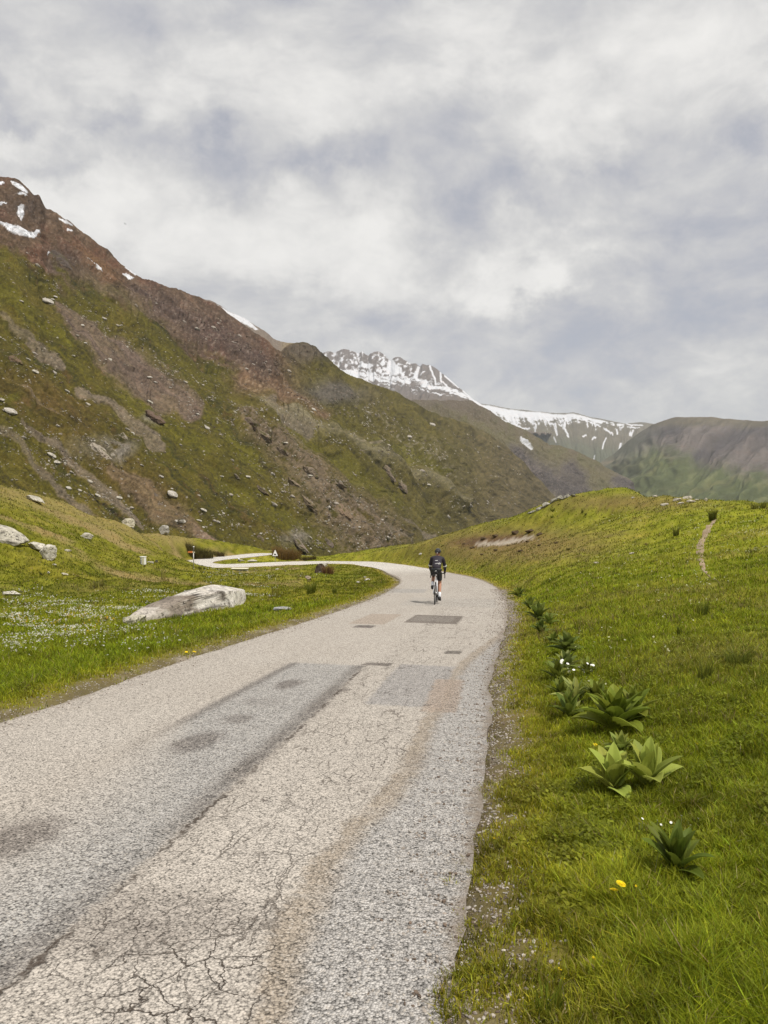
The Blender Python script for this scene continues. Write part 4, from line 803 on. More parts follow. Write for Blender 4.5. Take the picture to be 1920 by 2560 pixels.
place_rock('boulder', 'rounded grey boulder behind the right end of the left hummock', 410, 1338, 32, 24, 66, (.36, .34, .30), .8, .5, cat='boulder')
place_rock('rock', 'long flat slab set in the crest of the left hummock near the edge', 82, 1254, 56, 14, 67, PALE, .6, .3, ry=.28)
place_rock('rock', 'flat white slab behind the white flowers at the left edge', 22, 1489, 62, 11, 68, (.50, .47, .40), .5, .2)
place_rock('rock', 'small pale domed stone in the open left meadow', 160, 1441, 20, 8, 69, (.5, .46, .36), .7, .1)
place_rock('rock', 'thin flat stone just right of the blocky boulder', 166, 1379, 26, 6, 70, PALE, .6, .2)
place_rock('rock', 'tiny stone between the domed stone and the blocky boulder', 135, 1413, 11, 4, 71, PALE, .7, .1)
place_rock('rock', 'tiny pale stone left of the domed stone', 120, 1434, 9, 5, 72, PALE, .7, .1)
place_rock('rock', 'dark rock with a pale top under the reddish shrub by the road bend', 802, 1434, 36, 24, 73, (.085, .06, .045), .8, .3, ry=-.3)
place_rock('rock', 'pale cap stone on the dark rock by the reddish shrub', 812, 1419, 14, 9, 74, PALE, .8, .2, sink=.6)
place_rock('rock', 'flat stone in front of the dark rock by the reddish shrub', 768, 1449, 20, 9, 75, (.3, .24, .18), .7, .2)
place_rock('rock', 'white stone in the grass island inside the bend, largest of three', 918, 1452, 15, 5, 76, (.5, .47, .42), .7, .1)
place_rock('rock', 'white stone inside the bend, behind the largest of the three', 912, 1446, 9, 4, 77, (.5, .47, .42), .7, .1)
place_rock('rock', 'white stone inside the bend, nearest the viewer of the three', 896, 1458, 11, 5, 78, (.5, .47, .42), .7, .1)
place_rock('rock', 'pale stone just below the far stretch of road, right of the stone slab', 694, 1425, 13, 4, 79, (.5, .47, .42), .7, .1)
place_rock('rock', 'long low pale stone inside the far hairpin beside the marker stone', 629, 1406, 28, 7, 80, (.46, .43, .36), .5, .2)
place_rock('rock', 'pale stone inside the far hairpin, left of the long low one', 603, 1404, 16, 5, 81, (.46, .43, .36), .5, .2)
place_rock('rock', 'pale stone on the green bank beyond the road, left of the rider', 1052, 1388, 10, 5, 82, (.5, .47, .42), .7, .1)
for i, (a_, b__, w_, h_, ry_, lab) in enumerate([(1331, 1283, 24, 6, -.3, 'lowest small ledge of the lichen-grey outcrop running up to the knoll top'), (1350, 1275, 26, 9, -.5, 'second ledge from the bottom of the grey outcrop on the knoll'), (1366, 1268, 22, 13, -.2, 'steep broken block in the lower half of the grey outcrop on the knoll'), (1385, 1257, 30, 13, -.45, 'middle ledge of the grey outcrop on the left shoulder of the knoll'), (1402, 1251, 20, 13, -.1, 'square block above the middle ledge of the grey outcrop on the knoll'), (1418, 1245, 26, 9, -.3, 'broad upper ledge of the grey outcrop on the knoll'), (1436, 1243, 18, 6, -.05, 'topmost pale ledge of the grey outcrop against the far valley')]):
    place_rock('rock_ledge', lab, a_, b__, w_, h_, 90 + i * 3, (.30 + .04 * (i % 3), .29 + .035 * (i % 3), .24 + .03 * (i % 3)), .8, .6, ry=ry_, cat='rock', cut=.5)
for i, (a_, b__, w_, h_, lab) in enumerate([(1695, 1253, 24, 8, 'leftmost whitish slab of the rock group on the knoll crest'), (1721, 1248, 30, 8, 'topmost and longest whitish slab of the group on the knoll crest'), (1729, 1258, 26, 9, 'large tilted white slab at the front of the group on the knoll crest'), (1703, 1261, 17, 7, 'small white block below the leftmost slab on the knoll crest'), (1744, 1252, 15, 6, 'rightmost small slab of the group on the knoll crest'), (1664, 1264, 22, 6, 'flat rock lying apart, left of the slab group on the knoll'), (1766, 1254, 8, 9, 'upright thin stone right of the slab group on the knoll'), (1640, 1242, 14, 5, 'small stone on the bare top of the knoll'), (1582, 1246, 10, 4, 'tiny stone left on the bare top of the knoll'),
        (1493, 1409, 22, 5, 'flat pale stone in the middle of the right meadow'), (1580, 1386, 14, 5, 'pale stone in the grass above the flat one on the right meadow')]):
    place_rock('rock', lab, a_, b__, w_, h_, 110 + i, (.46, .42, .34), .7, .2, ry=random.uniform(-.15, .15))
# clods round the bare earth scar
k = 0
for a_, b__, w_ in [(1182, 1372, 16), (1210, 1350, 18), (1240, 1343, 20), (1290, 1337, 26), (1325, 1333, 26), (1350, 1338, 18), (1240, 1378, 14), (1300, 1380, 16), (1348, 1366, 12), (1205, 1388, 12), (1390, 1360, 12), (1160, 1362, 12), (1270, 1366, 10), (1320, 1356, 12)]:
    k += 1; o = place_rock('earth_clod', 'brown clod of turf at the rim of the bare earth scar on the right bank', a_, b__, w_, w_ * .38, 130 + k, (.085, .058, .03), .8, .2, group='turf clods round the bare scar', cat='earth clod')
# boulders and scree on the long slope
qx, qy = pix(W['P'])
def on_slope(px, py):
    i = int(np.argmin((qx - px) ** 2 + (qy - py) ** 2)); return W['P'].reshape(-1, 3)[i], W['D'].reshape(-1)[i]
ROCKS = [rock_mesh('boulder', 200 + i, (1, .85, .75), c_, .35, 2, 9, .16, .66) for i, c_ in enumerate([(.40, .37, .31), (.36, .325, .27), (.30, .265, .225), (.42, .39, .34), (.27, .235, .20), (.33, .30, .26)])]
def slope_boulder(px, py, wpx, label, group=None, i=None, hf=1.0):
    p, D = on_slope(px, py); o = bpy.data.objects.new('boulder', ROCKS[random.randrange(6) if i is None else i]); C.objects.link(o)
    s = wpx * D / FPX; o.scale = (s, s * random.uniform(.7, 1.0), s * random.uniform(.6, .85) * hf); o.location = (p[0], p[1], p[2] + s * .10); o.rotation_euler = (random.uniform(-.2, .2), random.uniform(.1, .6), random.uniform(-.6, .6))
    return tag(o, label, 'boulder', group)
for q in [(130, 1141, 27, 'broad pale boulder, upper of the touching pair on the lower left slope'), (142, 1159, 22, 'rounded pale boulder, lower of the touching pair on the lower left slope'), (25, 1032, 36, 'long pale boulder on the slope by the left edge, above the scree gullies'), (5, 1003, 16, 'upright pale boulder cut by the left edge high above the hummock'), (90, 932, 22, 'pale flat boulder lying on the brown ground at far left'),
          (225, 1206, 20, 'white flat boulder at the top of the middle scree gully'), (172, 1221, 17, 'cream boulder at the start of the left scree gully'), (245, 1240, 18, 'flat white stone between the two scree gullies'), (298, 1247, 18, 'white square boulder in the middle scree gully'), (220, 1013, 16, 'pale boulder beside the top of the tan scree tongue'), (376, 1007, 18, 'pale boulder above the dark crag on the green slope'),
          (430, 1238, 30, 'large grey boulder above the right scree gully'), (510, 1277, 20, 'pale boulder low on the slope above the brown bush'), (684, 1264, 24, 'grey pitted boulder alone on the green slope above the warning sign'), (455, 1305, 18, 'rounded boulder at the slope foot above the hairpin'), (500, 1303, 16, 'grey boulder right of the rounded one at the slope foot'), (120, 757, 34, 'big flat boulder with a dark overhang high on the left slope'),
          (207, 813, 12, 'white boulder lying high in the pink scree'), (193, 840, 11, 'pale boulder at the left rim of the pink scree'), (212, 859, 11, 'pale boulder low on the left rim of the pink scree'), (185, 890, 11, 'white boulder below the pink scree rim'), (373, 945, 14, 'grey boulder at the lower end of the pink scree'), (318, 1075, 14, 'boulder on the green slope right of the tan scree tongue'), (775, 1345, 18, 'boulder right of the dark crag at the slope foot'), (822, 1268, 12, 'white boulder in the brown rocky band'), (555, 1192, 12, 'dark boulder on the grass left of the brown rocky band')]:
    slope_boulder(q[0], q[1], q[2], q[3], i=random.choice([0, 3, 3, 1]))
# crags standing out of the slope
def crag(label, px, py, wpx, hpx, seed, colr, lich):
    p, D = on_slope(px, py); k = D / FPX; v, f = rock_geo(seed, 5, 30, .30, .5); q = v * 2.2
    n = fbm(q[:, 0] * 1.4 + seed, q[:, 1] * 1.4, q[:, 2] * .8, 5, .62, seed % 50, True); n2 = fbm(q[:, 0] * 4 + seed, q[:, 1] * 4, q[:, 2] * 2.5, 4, .6, 9, True)
    v = v * (1 + .30 * n + .12 * n2)[:, None]; v = v / np.abs(v).max(0) * np.array((wpx * 1.15, wpx * .7, hpx * .95)) / 2 * k
    c = np.tile(np.array(colr), (len(v), 1)); c = cmix(c, np.array((.07, .056, .045)), sst(-n - .5 * n2, .05, .45) * lich); c = cmix(c, np.array(colr) * 1.35, sst(n2, .1, .5) * .7)
    c = cmix(c, np.array((.075, .072, .016)), sst(fbm(q[:, 0] * .9 + seed, q[:, 1] * .9, q[:, 2] * .9, 4, .6, 77) + .25 * (v[:, 2] / (hpx * k)), .12, .3) * .8)
    o = link('crag', mk_mesh('crag', v, f.ravel(), np.full(len(f), 3), m_crag, c, None, False), None, p - np.array((0, 0, hpx * k * .08))); o.rotation_euler = (0, .72, random.uniform(-.5, .5)); return tag(o, label, 'crag')
m_crag = mat_terrain('crag_rock', .5, .35, 1.2, .5)
for q in [(245, 1128, 66, 46, 1, (.27, .235, .19), .7, 'pale fractured crag between the scree gullies on the lower left slope'), (388, 1046, 58, 34, 2, (.115, .08, .06), .9, 'dark brown crag right of the tan scree tongue'), (310, 1092, 26, 20, 3, (.22, .19, .15), .8, 'small crag just below the dark brown crag'), (625, 1058, 40, 28, 4, (.12, .092, .07), .9, 'dark top of the rocky rib right of the grassy slope'), (660, 1092, 44, 26, 5, (.16, .125, .09), .9, 'second outcrop down the rocky rib'), (708, 1132, 50, 28, 6, (.16, .125, .09), .9, 'third outcrop down the rocky rib'), (775, 1178, 56, 34, 7, (.17, .135, .10), .9, 'grey crag on the middle of the rocky rib, right side'), (735, 1212, 44, 26, 8, (.18, .14, .10), .8, 'crag on the left flank of the rocky rib'), (770, 1262, 60, 34, 9, (.16, .125, .085), .9, 'broken crag low on the left flank of the rocky rib'), (845, 1208, 44, 26, 10, (.16, .13, .10), .9, 'crag right of the rocky rib above the green strip'), (850, 1275, 64, 40, 11, (.17, .125, .085), .9, 'brown crag field at the foot of the rocky rib'), (655, 1225, 44, 18, 12, (.14, .11, .08), .9, 'low outcrop on the green slope left of the rocky rib'), (745, 1356, 70, 20, 13, (.17, .14, .11), .8, 'dark broken crag at the slope foot behind the brown shrub'), (822, 1362, 38, 20, 14, (.12, .095, .075), .95, 'small dark crag at the slope foot right of the broken one'), (650, 1345, 30, 18, 15, (.13, .10, .075), .9, 'low dark crag at the slope foot above the far road'), (968, 1180, 66, 34, 16, (.15, .12, .09), .9, 'crag field beyond the stony crest'), (1000, 1215, 46, 26, 17, (.15, .12, .09), .9, 'crag below the field beyond the stony crest'), (150, 655, 62, 44, 18, (.085, .068, .058), .9, 'dark cliff patch high under the summit'), (590, 1190, 22, 10, 19, (.14, .12, .09), .8, 'tiny outcrop on the open green slope'), (40, 900, 46, 24, 20, (.12, .085, .055), .9, 'brown broken ground at far left above the gullies')]:
    crag(q[7], *q[:7])
# density of loose rock over the picture of this slope
dens = rock_density(qx, qy)
cl_ = fbm(qx / 26, qy / 26, 0, 4, .6, 301); dens = dens * sst(cl_, -.12, .35); dens *= (qx > -60) & (qx < 1300) & (W['PY'] < ipl(W['px'], W_foot, 1)[None] - 14) & (qy > 600)
dens[-22:] = 0; pr = (dens / dens.sum()).ravel()
pick = rng.choice(pr.size, 250, replace=False, p=pr); fx, fy = qx.ravel(), qy.ravel()
for i in pick:
    wpx = 5 + 12 * rng.random() ** 2.2
    if fy[i] < ipl(np.array([fx[i]]), UP, 1)[0]: slope_boulder(fx[i], fy[i], wpx, 'grey-brown boulder lying on the bare reddish upper mountainside', 'loose boulders on the bare upper mountainside', random.choice([2, 4, 5]))
    else: slope_boulder(fx[i], fy[i], wpx, 'pale grey boulder scattered on the green mountainside', 'boulders scattered on the green mountainside', random.choice([0, 1, 3, 5, 2]))
# loose stones nobody could count
def pebbles(name, P, size, cols, material, sub=1, flat=.7):
    v0, f0 = ICO[sub]; n = len(P); A_ = rng.normal(size=(n, 3, 3)) * .22 + np.eye(3)[None]
    v = np.einsum('nij,vj->nvi', A_, v0) * np.asarray(size)[:, None, None]; v[..., 2] *= flat
    v = v + P[:, None]; f = (f0[None] + (np.arange(n) * len(v0))[:, None, None]).reshape(-1)
    o = link(name, mk_mesh(name, v.reshape(-1, 3), f, np.full(n * len(f0), 3), material, np.repeat(cols, len(v0), 0), None, False)); o['kind'] = 'stuff'; return o
m_stone = mat_terrain('loose_stone', 3.0, .2)
pick = rng.choice(pr.size, 9000, replace=False, p=pr); P_ = W['P'].reshape(-1, 3)[pick]; D_ = W['D'].ravel()[pick]
cs = np.array([(.36, .33, .27), (.30, .265, .22), (.24, .2, .165), (.42, .39, .33), (.13, .10, .08)])[rng.integers(0, 5, len(pick))]; ups = fy[pick] < ipl(fx[pick], UP, 1); cs[ups] *= np.array((.62, .55, .52))
pebbles('scree', P_, (.7 + 2.0 * rng.random(len(pick)) ** 3) * D_ / FPX * 1.2, cs * .8 * rng.uniform(.75, 1.2, (len(pick), 1)), m_stone)
# gravel along the road edges
n = 30000; ss = 7.5 + 30 * rng.random(n) ** 1.7; side = np.where(rng.random(n) < .72, 1, -1)
ii = np.searchsorted(RS, ss).clip(0, len(RS) - 1); e_ = rng.normal(.13, .16, n) + .16 * fbm(ss * .8, side * 3.0, .5, 3, .5, 77); e_ = np.where(rng.random(n) < .25, rng.uniform(-.35, .05, n), e_)
tt_ = side * (half_w(ss) + e_); x_ = RL[ii, 0] + RN[ii, 0] * tt_ + RT[ii, 0] * (ss - RS[ii]); y_ = RL[ii, 1] + RN[ii, 1] * tt_ + RT[ii, 1] * (ss - RS[ii])
z_ = np.where(e_ < .02, np.maximum(RL[ii, 2] + .006, ground(x_, y_)), ground(x_, y_)); sz = .003 + .007 * rng.random(n) ** 3 + .0002 * y_.clip(0)
cs = np.array([(.34, .30, .26), (.25, .22, .19), (.42, .385, .34), (.15, .115, .09)])[rng.integers(0, 4, n)] * rng.uniform(.8, 1.15, (n, 1))
pebbles('gravel', np.stack([x_, y_, z_ + sz * .3], 1), sz, cs, m_stone)
# ------------------------------------------------------------------ grass and other ground plants
m_grass = mat_foliage('grass_blades', .6, .45, .2)
def blades(x, y, z, h, wd, lean, col, bend=.5, yaw=None):
    """bent three-part blades; lean = horizontal offset of the tip in blade heights"""
    n = len(x); yaw = rng.random(n) * 2 * math.pi if yaw is None else yaw; d = np.stack([np.cos(yaw), np.sin(yaw)], 1)
    wy = rng.random(n) * 2 * math.pi; s = np.stack([np.cos(wy), np.sin(wy)], 1)
    V = np.zeros((n, 5, 3)); B = np.stack([x, y, z], 1)
    m1 = (lean * h * bend * .45)[:, None] * d; t1 = (lean * h)[:, None] * d
    V[:, 0, :2] = -s * wd[:, None] / 2; V[:, 1, :2] = s * wd[:, None] / 2
    V[:, 2, :2] = m1 - s * wd[:, None] * .42; V[:, 3, :2] = m1 + s * wd[:, None] * .42; V[:, 2:4, 2] = (h * .58)[:, None]
    V[:, 4, :2] = t1; V[:, 4, 2] = h * np.sqrt(np.clip(1 - (lean * .55) ** 2, .15, 1))
    V += B[:, None]
    i = (np.arange(n) * 5)[:, None]
    loops = (i + np.array([0, 1, 3, 2, 2, 3, 4])[None]).ravel(); tot = np.tile([4, 3], n)
    return V.reshape(-1, 3), loops, tot, np.repeat(col, 5, 0)
def leaves(x, y, z, L, wd, tilt, col):
    n = len(x); yaw = rng.random(n) * 2 * math.pi; d = np.stack([np.cos(yaw) * np.cos(tilt), np.sin(yaw) * np.cos(tilt), np.sin(tilt)], 1); s = np.stack([-np.sin(yaw), np.cos(yaw), rng.normal(0, .25, n)], 1)
    B = np.stack([x, y, z], 1); V = np.zeros((n, 4, 3))
    V[:, 0] = B; V[:, 1] = B + d * (L * .55)[:, None] + s * (wd / 2)[:, None]; V[:, 2] = B + d * L[:, None] - np.array([0, 0, 1]) * (L * .15)[:, None]; V[:, 3] = B + d * (L * .55)[:, None] - s * (wd / 2)[:, None]
    return V.reshape(-1, 3), (np.arange(n)[:, None] * 4 + np.arange(4)).ravel(), np.full(n, 4), np.repeat(col, 4, 0)
def joinparts(parts):
    V = []; L = []; T = []; Cc = []; o = 0
    for v, l, t, c in parts: V.append(v); L.append(l + o); T.append(t); Cc.append(c); o += len(v)
    return np.concatenate(V), np.concatenate(L), np.concatenate(T), np.concatenate(Cc)
def scatter(n, y0, y1, amax=.86, floor=.065):
    """random ground points, evenly dense as seen from where the photo was taken"""
    n = int(n * amax / .62); y = np.exp(rng.uniform(math.log(y0), math.log(y1), n)); x = rng.uniform(-amax, amax, n) * (y + .6); z = ground(x, y)
    ok = rng.random(n) < np.clip((CAMH - z) / y, floor, .62) / .62 * np.where(np.abs(x) > .6 * (y + .6), .6, 1)
    return x[ok], y[ok], z[ok]
pth = tl[::4]
ROCK_XY = []
def clear(x, y):
    k = np.ones(len(x), bool)
    dmin = np.full(len(x), 9.0); sel = (y < 45) & (x > 6)
    if sel.any(): dmin[sel] = np.sqrt(((x[sel, None] - pth[None, :, 0]) ** 2 + (y[sel, None] - pth[None, :, 1]) ** 2).min(1))
    k &= dmin > .24
    ux, uy = (pR - pL)[:2] / np.hypot(*(pR - pL)[:2]); al = (x - mid[0]) * ux + (y - mid[1]) * uy; ac = -(x - mid[0]) * uy + (y - mid[1]) * ux
    k &= ~((np.abs(al) < Lr * .46) & (ac > -.55) & (ac < .5))
    for cx, cy, rx, ry in ROCK_XY: k &= ((x - cx) / rx) ** 2 + ((y - cy) / ry) ** 2 > 1
    return k
x, y, z = scatter(2700000, 1.3, 132)
m = masks(x, y, z); e = m['e']; r = rng.random(len(x))
ok = (e > -.12 + .5 * np.abs(m['n3'] - .12)) & (r < np.maximum(sst(e + .55 * m['n3'] + .35 * m['n1'], .06, .46), .20 * (m['n3'] > .0)) ) & clear(x, y) & (r > m['sand'] * 1.2) & (r > m['earth'] * .75) & (np.abs(y) > 1.2)
x, y, z = x[ok], y[ok], z[ok]; m = {k_: v_[ok] for k_, v_ in m.items()}; e = m['e']; n = len(x); dist = np.hypot(x, y)
jit = rng.normal(1, .3, (n, 1)).clip(.45, 2.0) * np.stack([rng.normal(1, .09, n), np.ones(n), rng.normal(1, .15, n)], 1)
cl2 = fbm(x * 4.2, y * 4.2, 0, 4, .6, 521) * (1 - sst(dist, 14, 40)) + fbm(x * 1.3, y * 1.3, 0, 4, .6, 522) * .6
col = grass_colour(m, jit) * (1 + 1.0 * cl2).clip(.45, 1.7)[:, None]; straw = rng.random(n) < (.035 + .16 * m['dry'] + .05 * m['verge']); col[straw] = np.array((.34, .28, .12)) * jit[straw]
fresh = rng.random(n) < .16; col[fresh] = col[fresh] * np.array((1.3, 1.35, 1.1))
tall = np.exp(-(((m['px'] - 1740) / 260) ** 2 + ((m['py'] - 2500) / 200) ** 2)) + .6 * np.exp(-(((m['px'] - 1560) / 120) ** 2 + ((m['py'] - 2260) / 60) ** 2)) + .55 * ((m['t'] < 0) & (e > .6) & (y < 22))
clump = fbm(x * 6, y * 6, 0, 3, .6, 511) * (dist < 25)
h = (.058 + .018 * m['n1'] + .03 * np.clip(m['n3'], 0, 1) + .07 * clump.clip(-.4, 1) + .085 * tall * rng.random(n)) * lerp(.5, 1, sst(e, .05, .8)) * rng.uniform(.55, 1.45, n)
h = h * (1 + .35 * sst(dist, 15, 60)) + .00035 * dist; wd = np.maximum(.0042 * rng.uniform(.6, 1.6, n), dist / 740 * .7)
GR = blades(x, y, z - .004, h, wd, rng.uniform(.15, .95, n), col)
# clover, lady's mantle and other low leaves between the blades
x, y, z = scatter(900000, 1.75, 40)
m = masks(x, y, z); e = m['e']; herb = sst(m['n3'] * .9 + m['n1'] * .7 + .10, .12, .38)
ok = (e > .12) & (rng.random(len(x)) < herb * .85 * sst(e, .1, .8)) & clear(x, y)
x, y, z = x[ok], y[ok], z[ok]; m = {k_: v_[ok] for k_, v_ in m.items()}; n = len(x); dist = np.hypot(x, y)
col = cmix(grass_colour(m, 1.0), (.060, .088, .010), np.full(n, .25)) * rng.normal(1, .28, (n, 1)).clip(.5, 1.7)
L_ = rng.uniform(.012, .032, n) * (1 + .02 * dist); GL = leaves(x, y, z + rng.uniform(.01, .06, n) + .05 * np.clip(m['n3'] - .15, 0, 1), L_, L_ * .8, rng.uniform(-.3, .8, n), col)
# tussocks standing above the turf, farther out
cx, cy, _ = scatter(60000, 5, 110); mk_ = masks(cx, cy, _); q_ = sst(fbm(cx * .35, cy * .35, 0, 3, .6, 531), -.05, .3) * (mk_['e'] > .7) * (mk_['earth'] < .3) * clear(cx, cy)
sel = rng.random(len(cx)) < .28 * q_; cx, cy = cx[sel], cy[sel]; mk_ = {k_: v_[sel] for k_, v_ in mk_.items()}; nb_ = 16; nt_ = len(cx); dc = np.hypot(cx, cy)
base_c = grass_colour(mk_, 1.0) * rng.uniform(.45, 1.05, (nt_, 1)); st_ = rng.random(nt_) < .25 + .35 * mk_['dry']; base_c[st_] = np.array((.26, .21, .08)) * rng.uniform(.6, 1.1, (st_.sum(), 1))
rr_ = np.repeat(rng.uniform(.05, .16, nt_), nb_) * np.sqrt(rng.random(nt_ * nb_)); aa = rng.random(nt_ * nb_) * 6.283; x = np.repeat(cx, nb_) + rr_ * np.cos(aa); y = np.repeat(cy, nb_) + rr_ * np.sin(aa)
h = np.repeat(rng.uniform(.09, .22, nt_), nb_) * rng.uniform(.5, 1.1, nt_ * nb_); GT = blades(x, y, ground(x, y) - .005, h, np.maximum(.004, np.repeat(dc, nb_) / 740 * .55), rng.uniform(.2, .9, len(x)), np.repeat(base_c, nb_, 0) * rng.normal(1, .2, (len(x), 1)).clip(.5, 1.6), .6, aa)
print('tussocks', nt_)
v, l, t, c = joinparts([GR, GL, GT])
grass = link('grass', mk_mesh('grass', v, l, t, m_grass, c, None, False)); grass['kind'] = 'stuff'
print('grass verts', len(v))
# tiny flowers in drifts
FL = [(60, 1560, 110, 26, .9), (180, 1540, 120, 22, .9), (320, 1525, 110, 12, .8), (420, 1500, 50, 9, .5), (60, 1505, 80, 14, .5), (210, 1595, 150, 26, .35), (40, 1620, 60, 20, .3), (560, 1432, 60, 10, .55), (530, 1450, 50, 10, .6), (625, 1490, 46, 14, .6), (640, 1455, 50, 16, .25), (400, 1486, 60, 6, .5), (90, 1480, 90, 12, .3), (720, 1440, 80, 12, .12)]
FR = [(1850, 1335, 120, 50, .5), (1770, 1285, 60, 14, .4), (1480, 1302, 120, 12, .45), (1640, 1400, 130, 40, .13), (1780, 1480, 150, 60, .06), (1560, 1450, 160, 50, .07), (1500, 1600, 250, 120, .012), (1260, 1300, 60, 8, .3)]
x, y, z = scatter(700000, 3, 125); px, py = pix(np.stack([x, y, z], 1)); n1 = fbm(x * .8, y * .8, 0, 4, .6, 501); n2 = fbm(x * .25, y * .25, 0, 3, .5, 502)
s_, t_, _ = road_st(x, y); e = np.abs(t_) - half_w(s_)
pL_ = sum(a_ * np.exp(-(((px - cx) / rx) ** 2 + ((py - cy) / ry) ** 2)) for cx, cy, rx, ry, a_ in FL) * sst(n1 + .5 * n2, -.15, .2); pR_ = sum(a_ * np.exp(-(((px - cx) / rx) ** 2 + ((py - cy) / ry) ** 2)) for cx, cy, rx, ry, a_ in FR) * sst(n1, -.05, .3)
side = t_ < 0; pr_ = np.where(side, pL_ * 1.3, pR_ * 1.6); ok = (rng.random(len(x)) < pr_) & (e > .5) & clear(x, y)
x, y, z, side, px, py = x[ok], y[ok], z[ok], side[ok], px[ok], py[ok]; n = len(x); dist = np.hypot(x, y)
cw_ = np.where(side[:, None], np.array((.74, .73, .66)), np.array((.66, .66, .40))); yel = side & (rng.random(n) < .10 * np.exp(-(((px - 190) / 120) ** 2 + ((py - 1560) / 16) ** 2)) * 4); cw_[yel] = (.75, .45, .02)
R_ = rng.uniform(.008, .014, n) + .00042 * dist
fl1 = leaves(x, y, z + rng.uniform(.05, .12, n), R_ * 2, R_ * 2, rng.uniform(-.4, .9, n), cw_ * rng.uniform(.75, 1.05, (n, 1))); fl2 = leaves(x, y, z + rng.uniform(.05, .12, n), R_ * 2, R_ * 1.6, rng.uniform(.2, 1.2, n), cw_)
v, l, t, c = joinparts([fl1, fl2]); fo = link('wildflowers', mk_mesh('wildflowers', v, l, t, m_grass, c, None, False)); fo['kind'] = 'stuff'
print('flowers', n)
# ------------------------------------------------------------------ rush tufts, shrubs
def tuft(name, label, cat, px, py, wpx, hpx, n, colr, group=None, thin=.006, spread=.55, var=.22):
    p = hit(px, py); k = p[1] / FPX; W_, H_ = wpx * k, hpx * k; a_ = rng.random(n) * 2 * math.pi; rr = np.sqrt(rng.random(n)) * W_ * .28
    x = rr * np.cos(a_); y = rr * np.sin(a_); zz = ground(x + p[0], y + p[1]) - p[2] - .01
    n = n // 2; a_ = a_[:n]; rr = rr[:n]; x = x[:n]; y = y[:n]; zz = zz[:n]; col = (np.array(colr)[None] * .6 + np.array((.09, .10, .012))) * rng.normal(1, var, (n, 1)).clip(.4, 1.8) * np.stack([rng.normal(1, .1, n), np.ones(n), np.ones(n)], 1)
    h = H_ * rng.uniform(.45, 1.05, n); v, l, t, c = blades(x, y, zz, h, np.maximum(thin, p[1] / 740 * .5) * rng.uniform(.7, 1.3, n), spread * rng.uniform(.3, 1.0, n) * W_ / H_ * .8, col, .6, a_ + rng.normal(0, .5, n))
    o = link(name, mk_mesh(name, v, l, t, m_grass, c, None, False), None, p); return tag(o, label, cat, group)
DK = (.095, .11, .016)
for a_ in [(778, 1484, 40, 32, 260, DK, 'dark rush tuft in the grass island inside the bend, the bigger one'), (836, 1484, 20, 18, 120, (.07, .085, .015), 'small green rush tuft right of the big dark tuft inside the bend'), (1757, 1538, 50, 44, 200, (.10, .115, .02), 'loose green grass tuft on the right meadow below the path'), (1698, 1590, 18, 34, 90, (.06, .075, .012), 'narrow upright grass tuft in the right meadow'), (1846, 1664, 96, 56, 330, (.075, .09, .018), 'broad spiky grass tuft near the right edge'), (1762, 1700, 56, 60, 220, (.09, .105, .02), 'spiky grass tuft in front of the broad one at right'), (1782, 1301, 30, 32, 240, (.05, .055, .014), 'dark bushy tuft at the top end of the path'),
           (1382, 1279, 14, 9, 60, DK, 'dark tuft just below the rock ledges on the knoll'), (1456, 1283, 8, 13, 50, (.06, .05, .02), 'left of two small dark tufts on the knoll slope'), (1380, 1296, 12, 8, 50, DK, 'dark tuft below the first under the rock ledges'), (1464, 1290, 8, 8, 40, (.06, .05, .02), 'right of two small dark tufts on the knoll slope'), (1690, 1340, 24, 26, 160, (.10, .10, .025), 'greyish tuft in the flowers left of the path'), (1598, 1231, 6, 7, 40, DK, 'single dark tuft on the skyline of the knoll'),
           (1895, 1270, 60, 22, 260, (.12, .10, .03), 'dry tall tuft on the skyline at the right edge'), (500, 1423, 12, 10, 60, (.10, .10, .02), 'grass tuft against the pale hairpin, right of the signpost'), (511, 1424, 8, 8, 50, (.09, .095, .02), 'smaller grass tuft against the pale hairpin'), (1690, 2560, 120, 120, 160, (.15, .175, .014), 'tall bright grass clump at the lower right edge of the frame'), (1370, 2540, 110, 110, 120, (.15, .175, .014), 'low bright grass clump near the bottom of the frame')]:
    tuft('grass_tuft', a_[6], 'grass tuft', *a_[:6])
tuft('dry_stalks', 'thin reddish dry stalks in the grass left of the dark rush tuft', 'dry plant', 690, 1494, 40, 44, 60, (.13, .085, .035), None, .004, .3)
tuft('dry_stalks', 'few tall straw stalks standing in the left meadow behind the white box', 'dry plant', 408, 1450, 24, 40, 26, (.25, .2, .1), None, .004, .3)
tuft('dry_stalks', 'low brown dry brush in the left meadow', 'dry plant', 245, 1468, 70, 26, 160, (.12, .08, .04), None, .005, .8)
